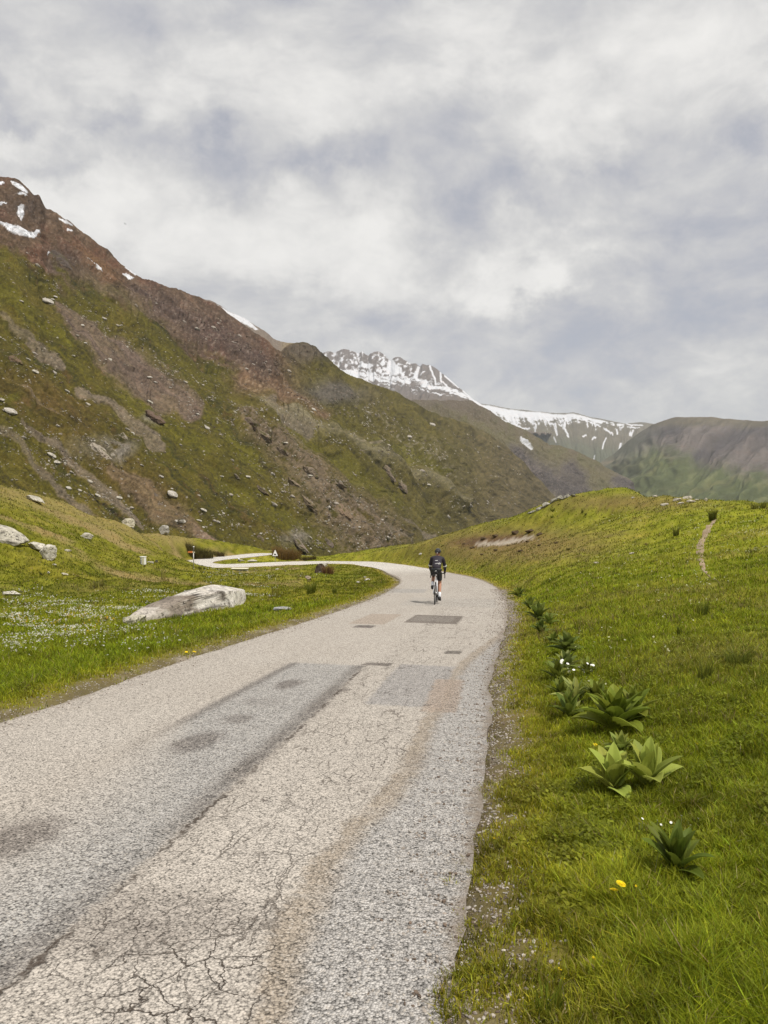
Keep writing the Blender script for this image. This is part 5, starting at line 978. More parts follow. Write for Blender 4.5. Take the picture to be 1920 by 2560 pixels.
def shrub(name, label, px, py, wpx, hpx, n, colr, leafc, nleaf, D=None):
    p = hit(px, py) if D is None else at(px, py, D); k = p[1] / FPX; W_, H_ = wpx * k, hpx * k
    o = thing(name, label, 'shrub', p); a_ = rng.random(n) * 2 * math.pi; rr = np.sqrt(rng.random(n)) * W_ * .36
    x = rr * np.cos(a_); y = rr * np.sin(a_) * .7; zz = ground(x + p[0], y + p[1]) - p[2] - .05; top = H_ * np.sqrt(np.clip(1 - (rr / (W_ * .5)) ** 2, .15, 1))
    v, l, t, c = blades(x, y, zz, top * rng.uniform(.6, 1.05, n), np.maximum(.015, p[1] / 740 * .33) * rng.uniform(.6, 1.3, n), rng.uniform(.05, .5, n), np.array(colr)[None] * rng.normal(1, .25, (n, 1)).clip(.4, 1.8), .6, a_ + rng.normal(0, .6, n))
    link('twigs', mk_mesh('twigs', v, l, t, m_grass, c, None, False), o)
    a_ = rng.random(nleaf) * 2 * math.pi; rr = np.sqrt(rng.random(nleaf)) * W_ * .47; x = rr * np.cos(a_); y = rr * np.sin(a_) * .7; top = H_ * np.sqrt(np.clip(1 - (rr / (W_ * .5)) ** 2, .1, 1)); zz = top * rng.uniform(.25, 1.0, nleaf) ** .7
    ln = np.maximum(.05, p[1] / 740 * .6) * rng.uniform(.6, 1.4, nleaf); v, l, t, c = leaves(x, y, zz, ln, ln * .6, rng.uniform(-.6, 1.2, nleaf), np.array(leafc)[None] * rng.normal(1, .3, (nleaf, 1)).clip(.3, 1.9))
    link('foliage', mk_mesh('foliage', v, l, t, m_grass, c, None, False), o); return o
shrub('shrub', 'leafless brown shrub behind the triangular warning sign', 716, 1401, 100, 36, 900, (.20, .125, .045), (.21, .14, .05), 260)
shrub('shrub', 'dark green shrub beside the road behind the hiking signpost', 500, 1396, 92, 32, 900, (.10, .082, .028), (.135, .128, .022), 2200)
shrub('shrub', 'low brownish shrub at the outer side of the hairpin behind the green one', 548, 1391, 40, 14, 250, (.10, .07, .03), (.11, .085, .02), 500)
shrub('shrub', 'reddish dry shrub growing over the dark rock by the road bend', 820, 1434, 40, 32, 170, (.20, .105, .05), (.21, .12, .055), 110)
shrub('shrub', 'low bronze shrub spreading right of the brown leafless one', 770, 1400, 60, 14, 300, (.11, .085, .03), (.12, .095, .025), 500)
for q in [(432, 1318, 26, 20, 'round grey shrub right of the rounded boulder at the slope foot'), (452, 1312, 18, 22, 'tall grey shrub next to the round one at the slope foot'), (240, 1252, 22, 12, 'grey shrub beside the middle scree gully')]:
    p, D = on_slope(q[0], q[1]); k = D / FPX; o = shrub('shrub', q[4], q[0], q[1], q[2], q[3], 200, (.12, .10, .07), (.15, .135, .085), 700, float(p[1]))
# ------------------------------------------------------------------ broad-leaved plants along the verge
m_leaf = mat_foliage('pleated_leaf', .55, .34, .18)
def leaf_rosette(name, parent, loc, Hs, L, wl, nl, colr, seed, up=24):
    r = np.random.default_rng(seed); V = []; F = []; Cc = []; o = 0; nu, ncx = 10, 13
    for i in range(nl):
        f = i / (nl - 1); az = i * 2.39996 + r.normal(0, .25); el0 = math.radians(lerp(up, 84, f ** .9) + r.normal(0, 7)); el1 = el0 - math.radians(lerp(min(58, up + 22), 16, f) * r.uniform(.5, 1.4))
        Li = L * lerp(1.0, .72, f) * r.uniform(.85, 1.12); Wi = wl * lerp(1.1, .7, f) * r.uniform(.85, 1.15); zb = Hs * f * .55 + .01
        d = np.array([math.cos(az), math.sin(az)]); s = np.array([-d[1], d[0]]); u = np.linspace(0, 1, nu); el = lerp(el0, el1, u ** 1.4); dl = Li / (nu - 1)
        rad = np.concatenate([[0], np.cumsum(np.cos(el[:-1]) * dl)]) + .008; zz = zb + np.concatenate([[0], np.cumsum(np.sin(el[:-1]) * dl)])
        w_ = Wi * (np.sin(math.pi * np.clip(u, 0, 1) ** .72) ** .75 * .98 + .05 * (1 - u)); cx = np.linspace(-1, 1, ncx); tw = r.normal(0, .15)
        fold = np.abs(cx) * lerp(.50, .34, f) + .11 * (np.arange(ncx) % 2)
        nz = np.cos(el)[:, None] * (fold[None] * w_[:, None] * .5); nr = -np.sin(el)[:, None] * (fold[None] * w_[:, None] * .5)
        lat = cx[None] * w_[:, None] * .5
        P = np.zeros((nu, ncx, 3)); P[..., :2] = (rad[:, None] + nr)[..., None] * d + lat[..., None] * s; P[..., 2] = zz[:, None] + nz + tw * lat
        V.append(P.reshape(-1, 3)); F.append(grid_faces(nu, ncx) + o); o += nu * ncx; Cc.append(np.tile(np.array(colr) * 1.75 * r.uniform(.8, 1.2) * np.array((r.uniform(.92, 1.1), 1, 1)), (nu * ncx, 1)))
    F = np.concatenate(F); me = mk_mesh(name, np.concatenate(V), F.ravel(), np.full(len(F), 4), m_leaf, np.concatenate(Cc), None, True)
    return link(name, me, parent, loc)
m_stem = mat('green_stem', (.10, .12, .03), .6)
def leafy(label, px, py, wpx, hpx, colr, seed, nl=16, ros=((0, 0, 1.0),), slim=.30, up=24):
    p = hit(px, py); k = p[1] / FPX; W_, H_ = wpx * k, hpx * k; o = thing('broad_leaved_plant', label, 'plant', p, 0, 'broad-leaved plants along the verge')
    for i, (dx, dy, s) in enumerate(ros):
        wd_ = W_ / (1 if len(ros) == 1 else 1.55) * s; z0 = float(ground(p[0] + dx * W_, p[1] + dy * W_)) - p[2]
        leaf_rosette('leaves', o, (dx * W_, dy * W_, z0), H_ * .40 * s, max(wd_ * .52, H_ * .80), wd_ * slim, nl, colr, seed + i, up)
        b = MB(); b.tube([(dx * W_, dy * W_, z0 - .03), (dx * W_, dy * W_, z0 + H_ * .5 * s)], [.012, .006], 8); b.build('stem', m_stem, o)
    return o
leafy('dark green upright pleated plant nearest the viewer, alone in the grass', 1690, 2200, 165, 175, (.070, .090, .012), 3, 17, slim=.26, up=40)
leafy('light green plant of two big rosettes side by side, third from the front', 1572, 1985, 215, 150, (.20, .225, .042), 5, 13, ((-.17, .05, 1.0), (.22, 0, 1.0)), .36)
leafy('small pale plant squeezed behind the light green double rosette', 1552, 1890, 110, 60, (.15, .175, .035), 7, 16, slim=.2)
leafy('largest dark green plant with wide leaves in the middle of the row', 1536, 1832, 180, 150, (.115, .138, .016), 11, 20, ((0, 0, 1.0),), .32, 30)
leafy('second rosette at the right of the largest dark plant', 1585, 1800, 110, 110, (.105, .125, .016), 13, 14, slim=.3, up=34)
leafy('dark narrow plant left of the largest one', 1422, 1797, 95, 92, (.072, .095, .014), 17, 14, slim=.24)
leafy('pale upright plant behind the largest one, under the white daisies', 1440, 1768, 90, 100, (.17, .185, .05), 19, 15, slim=.24)
leafy('dark low plant at the left of the row beside the daisies', 1393, 1704, 74, 74, (.085, .105, .015), 23, 14, slim=.28)
leafy('grey-green plant behind the daisies', 1418, 1678, 110, 62, (.11, .13, .035), 29, 16, slim=.2)
leafy('full plant with upright leaves at mid distance, behind the grey-green one', 1420, 1634, 104, 70, (.085, .108, .022), 31, 18, slim=.24)
leafy('plant fifth from the far end of the row, small and dark', 1352, 1586, 60, 48, (.065, .085, .016), 37, 13, slim=.26)
leafy('low wide plant near the far end of the row', 1346, 1552, 96, 44, (.085, .105, .02), 41, 16, slim=.2)
leafy('plant second from the far end of the row', 1325, 1524, 66, 38, (.10, .12, .022), 43, 14, slim=.22)
leafy('small plant filling the gap left of the pale upright plant', 1402, 1745, 70, 66, (.085, .105, .016), 53, 13, slim=.26, up=34)
leafy('medium plant just behind the daisies on their right', 1468, 1690, 60, 58, (.105, .125, .02), 59, 13, slim=.26, up=36)
leafy('rosette tucked behind the largest plant, half hidden', 1492, 1760, 84, 84, (.10, .12, .018), 61, 14, slim=.28, up=36)
leafy('small plant between the full mid-distance plant and the dark one beyond', 1384, 1614, 58, 46, (.09, .11, .018), 67, 12, slim=.24, up=32)
leafy('little plant right beside the low wide one near the far end', 1372, 1564, 54, 42, (.09, .112, .018), 71, 12, slim=.24, up=34)
leafy('farthest and smallest leafy plant of the row by the road bend', 1296, 1494, 60, 32, (.085, .105, .018), 47, 14, slim=.22)
# ------------------------------------------------------------------ single flowers
m_yel = mat('yellow_petal', (.85, .62, .01), .6, 0, .2); m_whi = mat('white_petal', (.80, .79, .74), .6, 0, .2)
def head_mesh(name, R, m_, npet=22, rows=3, dome=.3):
    b = MB()
    for rw in range(rows):
        rr = R * (1 - rw * .28)
        for k in range(npet):
            a_ = 2 * math.pi * (k + rw * .5) / npet; d = np.array((math.cos(a_), math.sin(a_), 0)); s = np.array((-d[1], d[0], 0)); zt = R * (.10 + dome * rw / rows)
            w_ = rr * 3.0 / npet; b.add([tuple(-s * w_ * .3 + (0, 0, .1 * R)), tuple(s * w_ * .3 + (0, 0, .1 * R)), tuple(d * rr * .9 + s * w_ + (0, 0, zt)), tuple(d * rr + (0, 0, zt)), tuple(d * rr * .9 - s * w_ + (0, 0, zt))], [(0, 1, 2, 3, 4)])
    b.tube([(0, 0, -.25 * R), (0, 0, .12 * R)], [R * .25, R * .45], 10); return b.mesh(name, m_, False)
HY = head_mesh('flower_head', 1.0, m_yel)
def flower(name, label, px, py, Rpx, hpx, cat, hm, group=None):
    p = hit(px, py); k = p[1] / FPX; H_ = hpx * k; o = thing(name, label, cat, p, 0, group)
    h_ = link('flower_head', hm, o, (0, 0, H_)); h_.scale = (Rpx * k,) * 3; h_.rotation_euler = (.25, random.uniform(-.2, .2), random.random() * 3)
    b = MB(); b.tube([(random.uniform(-.01, .01), 0, -.02), (.004, 0, H_ * .5), (0, 0, H_)], .0022, 6); b.build('stem', m_stem, o); return o
for q in [(1552, 2282, 13, 60, 'fully open yellow dandelion, largest of the near pair'), (1534, 2286, 11, 52, 'yellow dandelion touching the largest one on its left'), (1590, 2270, 5, 46, 'small half-open yellow dandelion right of the near pair'), (1235, 2110, 5, 12, 'yellow flower at the gravel edge of the road'), (1556, 2176, 5, 28, 'yellow flower between the near dandelions and the dark upright plant'), (1485, 2430, 6, 30, 'yellow closed dandelion below the near pair'), (1400, 2440, 6, 14, 'orange-yellow flower low in the grass near the bottom'), (1407, 2462, 6, 12, 'orange-yellow flower right below the other low one'), (1487, 1878, 7, 12, 'yellow flower at the left tip of the light green plant'), (486, 1645, 5, 12, 'dandelion at the left road edge, bigger of the pair'), (466, 1642, 4, 10, 'dandelion at the left road edge, smaller of the pair'), (1743, 1872, 5, 10, 'buttercup on the right meadow beyond the light green plant'), (1780, 1868, 4, 8, 'buttercup right of the first one on the right meadow'), (1838, 1842, 4, 8, 'buttercup nearest the right edge'), (1620, 1784, 4, 8, 'buttercup just right of the largest leafy plant'), (1632, 1786, 4, 8, 'second buttercup right of the largest leafy plant')]:
    flower('yellow_flower', q[4], q[0], q[1], q[2], q[3] * 1.2, 'flower', HY)
HW = head_mesh('flower_head', 1.0, m_whi, 14, 1, .1)
p = hit(1450, 1700); k = p[1] / FPX; o = thing('daisy_clump', 'clump of small white daisies among the leafy plants', 'flowers', p); b = MB()
for i in range(17):
    dx = random.uniform(-48, 44) * k; hh = (30 + random.uniform(-12, 14) - dx / k * .15) * k; dy = random.uniform(-.06, .1); q = link('flower_head', HW, o, (dx, dy, hh)); q.scale = (random.uniform(3, 4.6) * k,) * 3; q.rotation_euler = (random.uniform(.2, .9), random.uniform(-.4, .4), random.random() * 3)
    b.tube([(dx * .8, dy, -.02), (dx, dy, hh)], .002, 5)
b.build('stems', m_stem, o)
p = hit(1642, 2110); k = p[1] / FPX; o = thing('white_flower_clump', 'loose white flowers behind the nearest dark green plant', 'flowers', p); b = MB()
for dx, hh in ((-56, 40), (-48, 52), (-10, 48), (0, 36), (25, 42), (38, 30), (52, 60), (70, 30), (76, 34), (95, 52), (30, 12)):
    q = link('flower_head', HW, o, ((dx + 20) * k, .05, hh * k)); q.scale = (3.6 * k,) * 3; q.rotation_euler = (.6, random.uniform(-.4, .4), random.random() * 3); b.tube([((dx + 18) * k, .05, -.02), ((dx + 20) * k, .05, hh * k)], .0018, 5)
b.build('stems', m_stem, o)
# ------------------------------------------------------------------ signs and markers
m_white = mat('white_paint', (.80, .80, .78), .45); m_black = mat('black_paint', (.02, .02, .022), .5); m_galv = mat('galvanised_steel', (.40, .39, .36), .5, .6); m_conc = mat('concrete', (.42, .39, .34), .9); m_wood = mat('weathered_post', (.10, .09, .08), .8); m_or = mat('orange_board', (.62, .20, .06), .6); m_cream = mat('cream_paint', (.66, .62, .46), .6); m_redp = mat('red_paint', (.55, .30, .26), .5)
p = hit(688, 1407); k = p[1] / FPX
o = thing('warning_sign', 'white triangular warning sign with black slope symbol on a grey post', 'road sign', p, .08)
hb = 17 * k; sd = 14 * k; ht = 16 * k
b = MB(); b.tube([(0, .03, -.3), (0, .03, hb + ht * .8)], .032, 12); b.build('post', m_galv, o)
def plate(name, pts, y0, y1, m_, par):
    b = MB(); n = len(pts); b.add([(x, y0, z) for x, z in pts] + [(x, y1, z) for x, z in pts], [tuple(range(n)), tuple(range(2 * n - 1, n - 1, -1))] + [(i, i + n, (i + 1) % n + n, (i + 1) % n) for i in range(n)]); return b.build(name, m_, par, False)
def tri(w, h, z0, r=.0):
    out_ = []
    for (cx, cz, a0) in ((-w / 2 + r * 1.7, z0 + r, 210), (w / 2 - r * 1.7, z0 + r, 330), (0, z0 + h - r * 2, 90)):
        for a_ in (-55, -28, 0, 28, 55): out_.append((cx + r * math.cos(math.radians(a0 + a_)), cz + r * math.sin(math.radians(a0 + a_))))
    return out_
sp_ = plate('sign_panel', tri(sd, ht, hb, .045), -.012, .0, m_white, o)
plate('symbol', [(-.24 * sd, hb + ht * .14), (.30 * sd, hb + ht * .14), (.12 * sd, hb + ht * .26), (.02 * sd, hb + ht * .36), (-.08 * sd, hb + ht * .42), (-.13 * sd, hb + ht * .30), (-.24 * sd, hb + ht * .22)], -.019, -.0145, m_black, sp_)
p = hit(484, 1421); k = p[1] / FPX
o = thing('hiking_signpost', 'thin trail post with an orange direction board pointing left', 'signpost', p)
H_ = 55 * k; b = MB(); b.tube([(0, 0, -.3), (0, 0, H_ * .72)], .045, 10); b.build('post', m_galv, o)
b = MB(); b.tube([(0, 0, H_ * .72), (.015, 0, H_ * .96)], .05, 10); b.build('upper_post', m_wood, o)
b = MB(); b.tube([(.015, 0, H_ * .96), (.015, 0, H_)], [.075, .06], 10); b.build('cap', m_white, o)
plate('direction_board', [(-.50, H_ * .745), (-.44, H_ * .705), (-.06, H_ * .705), (-.06, H_ * .785), (-.44, H_ * .785)], -.075, -.052, m_or, o)
plate('board_end', [(-.058, H_ * .705), (.0, H_ * .705), (.0, H_ * .785), (-.058, H_ * .785)], -.073, -.052, m_cream, o)
plate('side_board', [(.055, H_ * .70), (.13, H_ * .70), (.13, H_ * .76), (.055, H_ * .76)], -.02, .0, m_cream, o)
p = hit(358, 1411); k = p[1] / FPX; hB = 20 * k
o = thing('utility_box', 'small white upright metal box standing in the left meadow', 'box', p, -.25)
b = MB(); b.box((0, 0, hB * .46), (12 * k, 9 * k, hB * .96)); bevel(b.build('body', m_white, o, False), .012)
b = MB(); b.box((0, 0, hB * .965), (13.6 * k, 10.6 * k, hB * .07)); bevel(b.build('cap', m_white, o, False), .01)
b = MB(); b.box((-3.4 * k, -4.5 * k - .008, hB * .36), (2.1 * k, .012, hB * .5)); b.build('vent', m_wood, o, False)
b = MB(); b.box((-3.4 * k, -4.5 * k - .008, hB * .76), (2.0 * k, .012, hB * .12)); b.build('lock_plate', m_wood, o, False)
b = MB(); b.box((2.4 * k, -4.5 * k - .006, hB * .46), (5.6 * k, .008, hB * .72)); b.build('door', m_cream, o, False)
p = hit(375, 1408); k = p[1] / FPX; b = MB(); b.box((0, 0, .04), (15 * k, 10 * k, 5 * k)); o = b.build('concrete_slab', m_conc, None, False); bevel(o, .02); o.location = p; tag(o, 'pale concrete slab lying beside the white box', 'slab'); o.rotation_euler = (.03, .02, -.2)
p = hit(391, 1407); k = p[1] / FPX; b = MB()
for dx in (-1.6, 1.6): b.tube([(dx * k, 0, -.1), (dx * k, 0, 6 * k)], .04, 8)
b.box((0, 0, 5 * k), (4.4 * k, .05, 1.2 * k)); o = b.build('wooden_stakes', m_wood, None, False); o.location = p; tag(o, 'short dark stakes with a crossbar at the end of the concrete slab', 'stakes')
p = hit(597, 1404); k = p[1] / FPX; o = thing('marker_stone', 'small white-topped marker stone inside the far hairpin', 'marker stone', p)
b = MB(); b.box((0, 0, 2.0 * k), (4.6 * k, 3.6 * k, 4.6 * k)); bevel(b.build('base', m_wood, o, False), .02)
b = MB(); b.tube([(0, 0, 4.3 * k), (0, 0, 7.2 * k), (0, 0, 8.6 * k)], [2.3 * k, 2.2 * k, 1.2 * k], 14); b.build('head', m_white, o)
p = hit(600, 1428); k = p[1] / FPX; o = thing('stone_culvert', 'low grey stone culvert slab below the far stretch of road', 'culvert', p)
b = MB(); b.box((0, 0, 2.5 * k), (38 * k, .7, 7 * k)); bevel(b.build('wall', m_conc, o, False), .03); b = MB(); b.box((0, -.05, 6.6 * k), (42 * k, .95, 1.6 * k)); bevel(b.build('coping', m_cream, o, False), .03)
# ------------------------------------------------------------------ bicycle and rider
D0 = 21.9; bp = at(1087, 1511, D0); bx_, by_ = float(bp[0]), float(bp[1]); s0, t0, z0 = road_st([bx_], [by_]); bz_ = float(z0[0]) + .014
slope = -.080; HEAD = -.138
def rider_frame(o): o.location = (bx_, by_, bz_); o.rotation_euler = (math.atan(slope), math.radians(1.5), HEAD)
m_tyre = mat('rubber', (.022, .022, .022), .8); m_rim = mat('dark_rim', (.05, .05, .055), .4); m_fr = mat('white_frame', (.72, .72, .74), .3, 0, .5); m_blk = mat('black_component', (.018, .018, .02), .45); m_met = mat('polished_metal', (.5, .5, .5), .3, .9)
bike = thing('road_bicycle', 'white and black racing bicycle ridden away along the road', 'bicycle'); rider_frame(bike)
OY = .41                                                      # rear wheel contact is the origin
def B(x, y, z): return (x, y + OY, z)
for nm, yy in (('rear', -.41), ('front', .58)):
    e_ = bpy.data.objects.new('wheel', None); C.objects.link(e_); e_.parent = bike
    b = MB(); b.torus(B(0, yy, .34), .327, .0135, seg=56); b.build('tyre', m_tyre, e_)
    b = MB(); b.torus(B(0, yy, .34), .303, .013, seg=56, flat=.75); b.build('rim', m_rim, e_)
    b = MB()
    for i in range(20):
        a_ = 2 * math.pi * i / 20; b.tube([B((.02 if i % 2 else -.02), yy + .02 * math.cos(a_ + .4), .34 + .02 * math.sin(a_ + .4)), B(0, yy + .3 * math.cos(a_), .34 + .3 * math.sin(a_))], .0012, 4)
    b.build('spokes', m_met, e_)
    b = MB(); b.tube([B(-.05, yy, .34), B(.05, yy, .34)], .018, 12); b.build('hub', m_blk, e_)
b = MB(); b.tube([B(0, 0, .275), B(0, -.165, .80)], .0165, 12); b.tube([B(0, .405, .80), B(0, -.14, .735)], .016, 12); b.tube([B(0, 0, .275), B(0, .43, .725)], .02, 12); b.tube([B(0, .395, .84), B(0, .435, .70)], .021, 12)
for s_ in (-1, 1): b.tube([B(s_ * .02, 0, .275), B(s_ * .055, -.2, .30), B(s_ * .063, -.41, .34)], .010, 10); b.tube([B(s_ * .012, -.145, .74), B(s_ * .045, -.24, .58), B(s_ * .063, -.41, .34)], .0095, 10)
b.build('frame', m_fr, bike)
b = MB()
for s_ in (-1, 1): b.tube([B(s_ * .03, .44, .68), B(s_ * .045, .46, .62), B(s_ * .052, .58, .34)], [.013, .012, .009], 10)
b.tube([B(-.035, .438, .69), B(.035, .438, .69)], .017, 10); b.build('fork', m_fr, bike)
b = MB(); b.tube([B(0, -.165, .80), B(0, -.195, .93)], .0136, 12); b.build('seat_post', m_blk, bike)
b = MB(); b.tube([B(0, -.34, .955), B(0, -.30, .962), B(0, -.2, .957), B(0, -.08, .955), B(0, -.055, .945)], [(.045, .012), (.068, .02), (.05, .018), (.022, .014), (.012, .008)], 14, flat=(0, 0, 1)); b.build('saddle', m_blk, bike)
b = MB(); b.box(B(0, -.29, .875), (.035, .03, .045)); bevel(b.build('rear_lamp', mat('lamp_housing', (.55, .53, .53), .4), bike, False), .006)
b = MB(); b.tube([B(0, .39, .85), B(0, .385, .885), B(0, .47, .905)], .015, 10); b.build('stem', m_blk, bike)
b = MB(); b.tube([B(-.20, .49, .905), B(0, .47, .905), B(.20, .49, .905)], .0145, 10)
for s_ in (-1, 1): b.tube([B(s_ * .20, .49, .905), B(s_ * .21, .53, .90), B(s_ * .213, .565, .875), B(s_ * .216, .57, .83), B(s_ * .22, .545, .785), B(s_ * .222, .50, .77), B(s_ * .222, .44, .77)], .0135, 10)
b.build('handlebar', m_blk, bike)
for s_ in (-1, 1): b = MB(); b.tube([B(s_ * .212, .545, .895), B(s_ * .212, .60, .93), B(s_ * .212, .62, .955)], [.016, .018, .012], 10); b.tube([B(s_ * .214, .612, .925), B(s_ * .218, .63, .87), B(s_ * .222, .60, .81)], [.008, .008, .006], 8); b.build('brake_lever', m_blk, bike)
b = MB(); b.torus(B(.045, 0, .275), .095, .006, seg=36); b.torus(B(.045, 0, .275), .065, .005, seg=28); b.tube([B(-.06, 0, .275), B(.06, 0, .275)], .02, 12)
b.tube([B(.065, 0, .275), B(.075, .02, .105)], [.014, .011], 8); b.tube([B(-.065, 0, .275), B(-.075, -.02, .445)], [.014, .011], 8); b.build('crankset', m_blk, bike)
for s_, yy, zz in ((1, .02, .105), (-1, -.02, .445)): b = MB(); b.box(B(s_ * .115, yy, zz), (.075, .085, .016)); bevel(b.build('pedal', m_blk, bike, False), .005)
b = MB(); [b.torus(B(.022 + .005 * i, -.41, .34), .055 - .006 * i, .004, seg=26, sub=6) for i in range(6)]; b.build('cassette', m_met, bike)
b = MB(); b.box(B(.05, -.42, .255), (.02, .035, .07)); b.torus(B(.045, -.405, .225), .02, .006, seg=16, sub=6); b.torus(B(.045, -.415, .285), .02, .006, seg=16, sub=6); b.build('rear_derailleur', m_blk, bike)
b = MB(); b.tube([B(.046, -.405, .395), B(.046, 0, .368)], .0035, 6); b.tube([B(.046, -.41, .215), B(.046, 0, .182)], .0035, 6); b.build('chain', m_met, bike)
def skinned(name, pts, edges, root, m_, parent=None, sub=2):
    me = bpy.data.meshes.new(name); me.from_pydata([B(*q[:3]) for q in pts], edges, []); o = bpy.data.objects.new(name, me); C.objects.link(o)
    o.modifiers.new('skin', 'SKIN').use_smooth_shade = True; me.skin_vertices or me.attributes
    sd_ = o.modifiers.new('sub', 'SUBSURF'); sd_.levels = sub; sd_.render_levels = sub
    if not me.skin_vertices:
        bpy.context.view_layer.objects.active = o; bpy.ops.mesh.customdata_skin_add()
    for i, q in enumerate(pts): sv_ = me.skin_vertices[0].data[i]; sv_.radius = (q[3], q[4] if len(q) > 4 else q[3]); sv_.use_root = (i == root)
    dg = bpy.context.evaluated_depsgraph_get(); dg.update(); nm = bpy.data.meshes.new_from_object(o.evaluated_get(dg)); nm.name = name
    bpy.data.objects.remove(o); no = link(name, nm, parent); nm.materials.clear(); nm.materials.append(m_); 
    nm.polygons.foreach_set('use_smooth', np.ones(len(nm.polygons), bool)); return no
m_skin = mat('skin', (.42, .22, .145), .55); m_jer = mat('dark_jersey', (.030, .025, .034), .75); m_sho = mat('black_shorts', (.016, .018, .020), .5, 0, .4); m_sock = mat('white_sock', (.74, .76, .80), .8); m_hel = mat('black_helmet', (.015, .014, .017), .3, 0, .5)
J = dict(pel=(0, -.20, 1.02), bel=(0, -.10, 1.16), che=(0, .04, 1.30), up=(0, .13, 1.385), nk=(0, .185, 1.43), hd=(0, .235, 1.50))
hipR, kneeR, ankR, toeR = (.085, -.165, .985), (.095, .13, .635), (.112, -.075, .225), (.118, .06, .135)
hipL, kneeL, ankL, toeL = (-.085, -.165, .985), (-.112, .245, .82), (-.112, -.105, .565), (-.118, .005, .468)
shR, elR, wrR = (.165, .12, 1.355), (.228, .26, 1.13), (.216, .50, .985)
shL, elL, wrL = (-.165, .12, 1.355), (-.228, .26, 1.13), (-.216, .50, .985)
def mid_(a, b_, t): return tuple(a[i] + (b_[i] - a[i]) * t for i in range(3))
bpts = [(*J['pel'], .11, .09), (*J['bel'], .125, .095), (*J['che'], .14, .10), (*J['up'], .11, .075), (*J['nk'], .055), (*J['hd'], .06),
    (*hipR, .082), (*mid_(hipR, kneeR, .5), .072), (*kneeR, .055), (*mid_(kneeR, ankR, .3), .056), (*mid_(kneeR, ankR, .7), .042), (*ankR, .034), (*toeR, .034),
    (*hipL, .082), (*mid_(hipL, kneeL, .5), .072), (*kneeL, .055), (*mid_(kneeL, ankL, .3), .056), (*mid_(kneeL, ankL, .7), .042), (*ankL, .034), (*toeL, .034),
    (*shR, .058), (*elR, .042), (*wrR, .028), (*shL, .058), (*elL, .042), (*wrL, .028)]
bed = [(0, 1), (1, 2), (2, 3), (3, 4), (4, 5), (0, 6), (6, 7), (7, 8), (8, 9), (9, 10), (10, 11), (11, 12), (0, 13), (13, 14), (14, 15), (15, 16), (16, 17), (17, 18), (18, 19), (3, 20), (20, 21), (21, 22), (3, 23), (23, 24), (24, 25)]
# hands: palm, four curled fingers and a thumb closing on each brake hood
for s_, w0 in ((1, 22), (-1, 25)):
    n0 = len(bpts); bpts.append((s_ * .216, .545, .975, .027, .02)); bed.append((w0, n0))
    for j, (dx, ln) in enumerate(((-.024, .9), (-.008, 1.0), (.009, .95), (.024, .8))):
        a0 = len(bpts); bpts += [(s_ * (.214 + dx * .9), .585, .968, .0095), (s_ * (.214 + dx), .585 + .045 * ln, .945, .0085), (s_ * (.214 + dx), .59 + .04 * ln, .905 + .01 * j * .3, .007)]
        bed += [(n0, a0), (a0, a0 + 1), (a0 + 1, a0 + 2)]
    a0 = len(bpts); bpts += [(s_ * .186, .555, .962, .0105), (s_ * .182, .59, .94, .009), (s_ * .19, .61, .915, .0075)]; bed += [(n0, a0), (a0, a0 + 1), (a0 + 1, a0 + 2)]
person = skinned('person', bpts, bed, 0, m_skin, None, 2); rider_frame(person)
tag(person, 'rider in dark jersey, black shorts and helmet seen from behind on the road', 'person')
person.data.materials.append(m_sho)           # dark gloves
for p_ in person.data.polygons:
    if p_.center[1] - OY > .505 and p_.center[2] < 1.02: p_.material_index = 1
# head with face, built into the body mesh
bm = bmesh.new(); bm.from_mesh(person.data)
hm = bmesh.new(); bmesh.ops.create_uvsphere(hm, u_segments=24, v_segments=16, radius=1)
for v_ in hm.verts:
    x_, y_, z_ = v_.co; jaw = max(0, -z_); x_ *= 1 - .32 * jaw; y_ = y_ * (1 - .12 * jaw) + .12 * jaw
    nose = math.exp(-((x_ / .16) ** 2 + ((z_ + .12) / .22) ** 2)) * (y_ > 0) * .20; eye = (math.exp(-(((abs(x_) - .36) / .16) ** 2 + ((z_ - .02) / .13) ** 2)) * (y_ > 0)) * .10; mou = math.exp(-((x_ / .3) ** 2 + ((z_ + .52) / .06) ** 2)) * (y_ > 0) * .06
    ear = math.exp(-((y_ / .16) ** 2 + ((z_ + .05) / .24) ** 2)) * .20
    v_.co = B(x_ * .074 * (1 + ear), (y_ + nose - eye - mou) * .098 + .255, z_ * .118 + 1.535)
tmp = bpy.data.meshes.new('tmp'); hm.to_mesh(tmp); bm.from_mesh(tmp); bm.to_mesh(person.data); bm.free(); hm.free(); bpy.data.meshes.remove(tmp)
person.data.polygons.foreach_set('use_smooth', np.ones(len(person.data.polygons), bool))
jp = [(0, -.235, 1.0, .155, .13), (0, -.13, 1.17, .150, .115), (0, .04, 1.305, .158, .115), (*J['up'], .125, .09), (0, .195, 1.447, .066), (*shR, .070), (*mid_(shR, elR, .5), .058), (*elR, .053), (*mid_(elR, wrR, .55), .050), (*mid_(elR, wrR, 1.0), .042), (*shL, .070), (*mid_(shL, elL, .5), .058), (*elL, .053), (*mid_(elL, wrL, .55), .050), (*mid_(elL, wrL, 1.0), .042)]
jersey = skinned('jersey', jp, [(0, 1), (1, 2), (2, 3), (3, 4), (3, 5), (5, 6), (6, 7), (7, 8), (8, 9), (3, 10), (10, 11), (11, 12), (12, 13), (13, 14)], 0, m_jer, person)
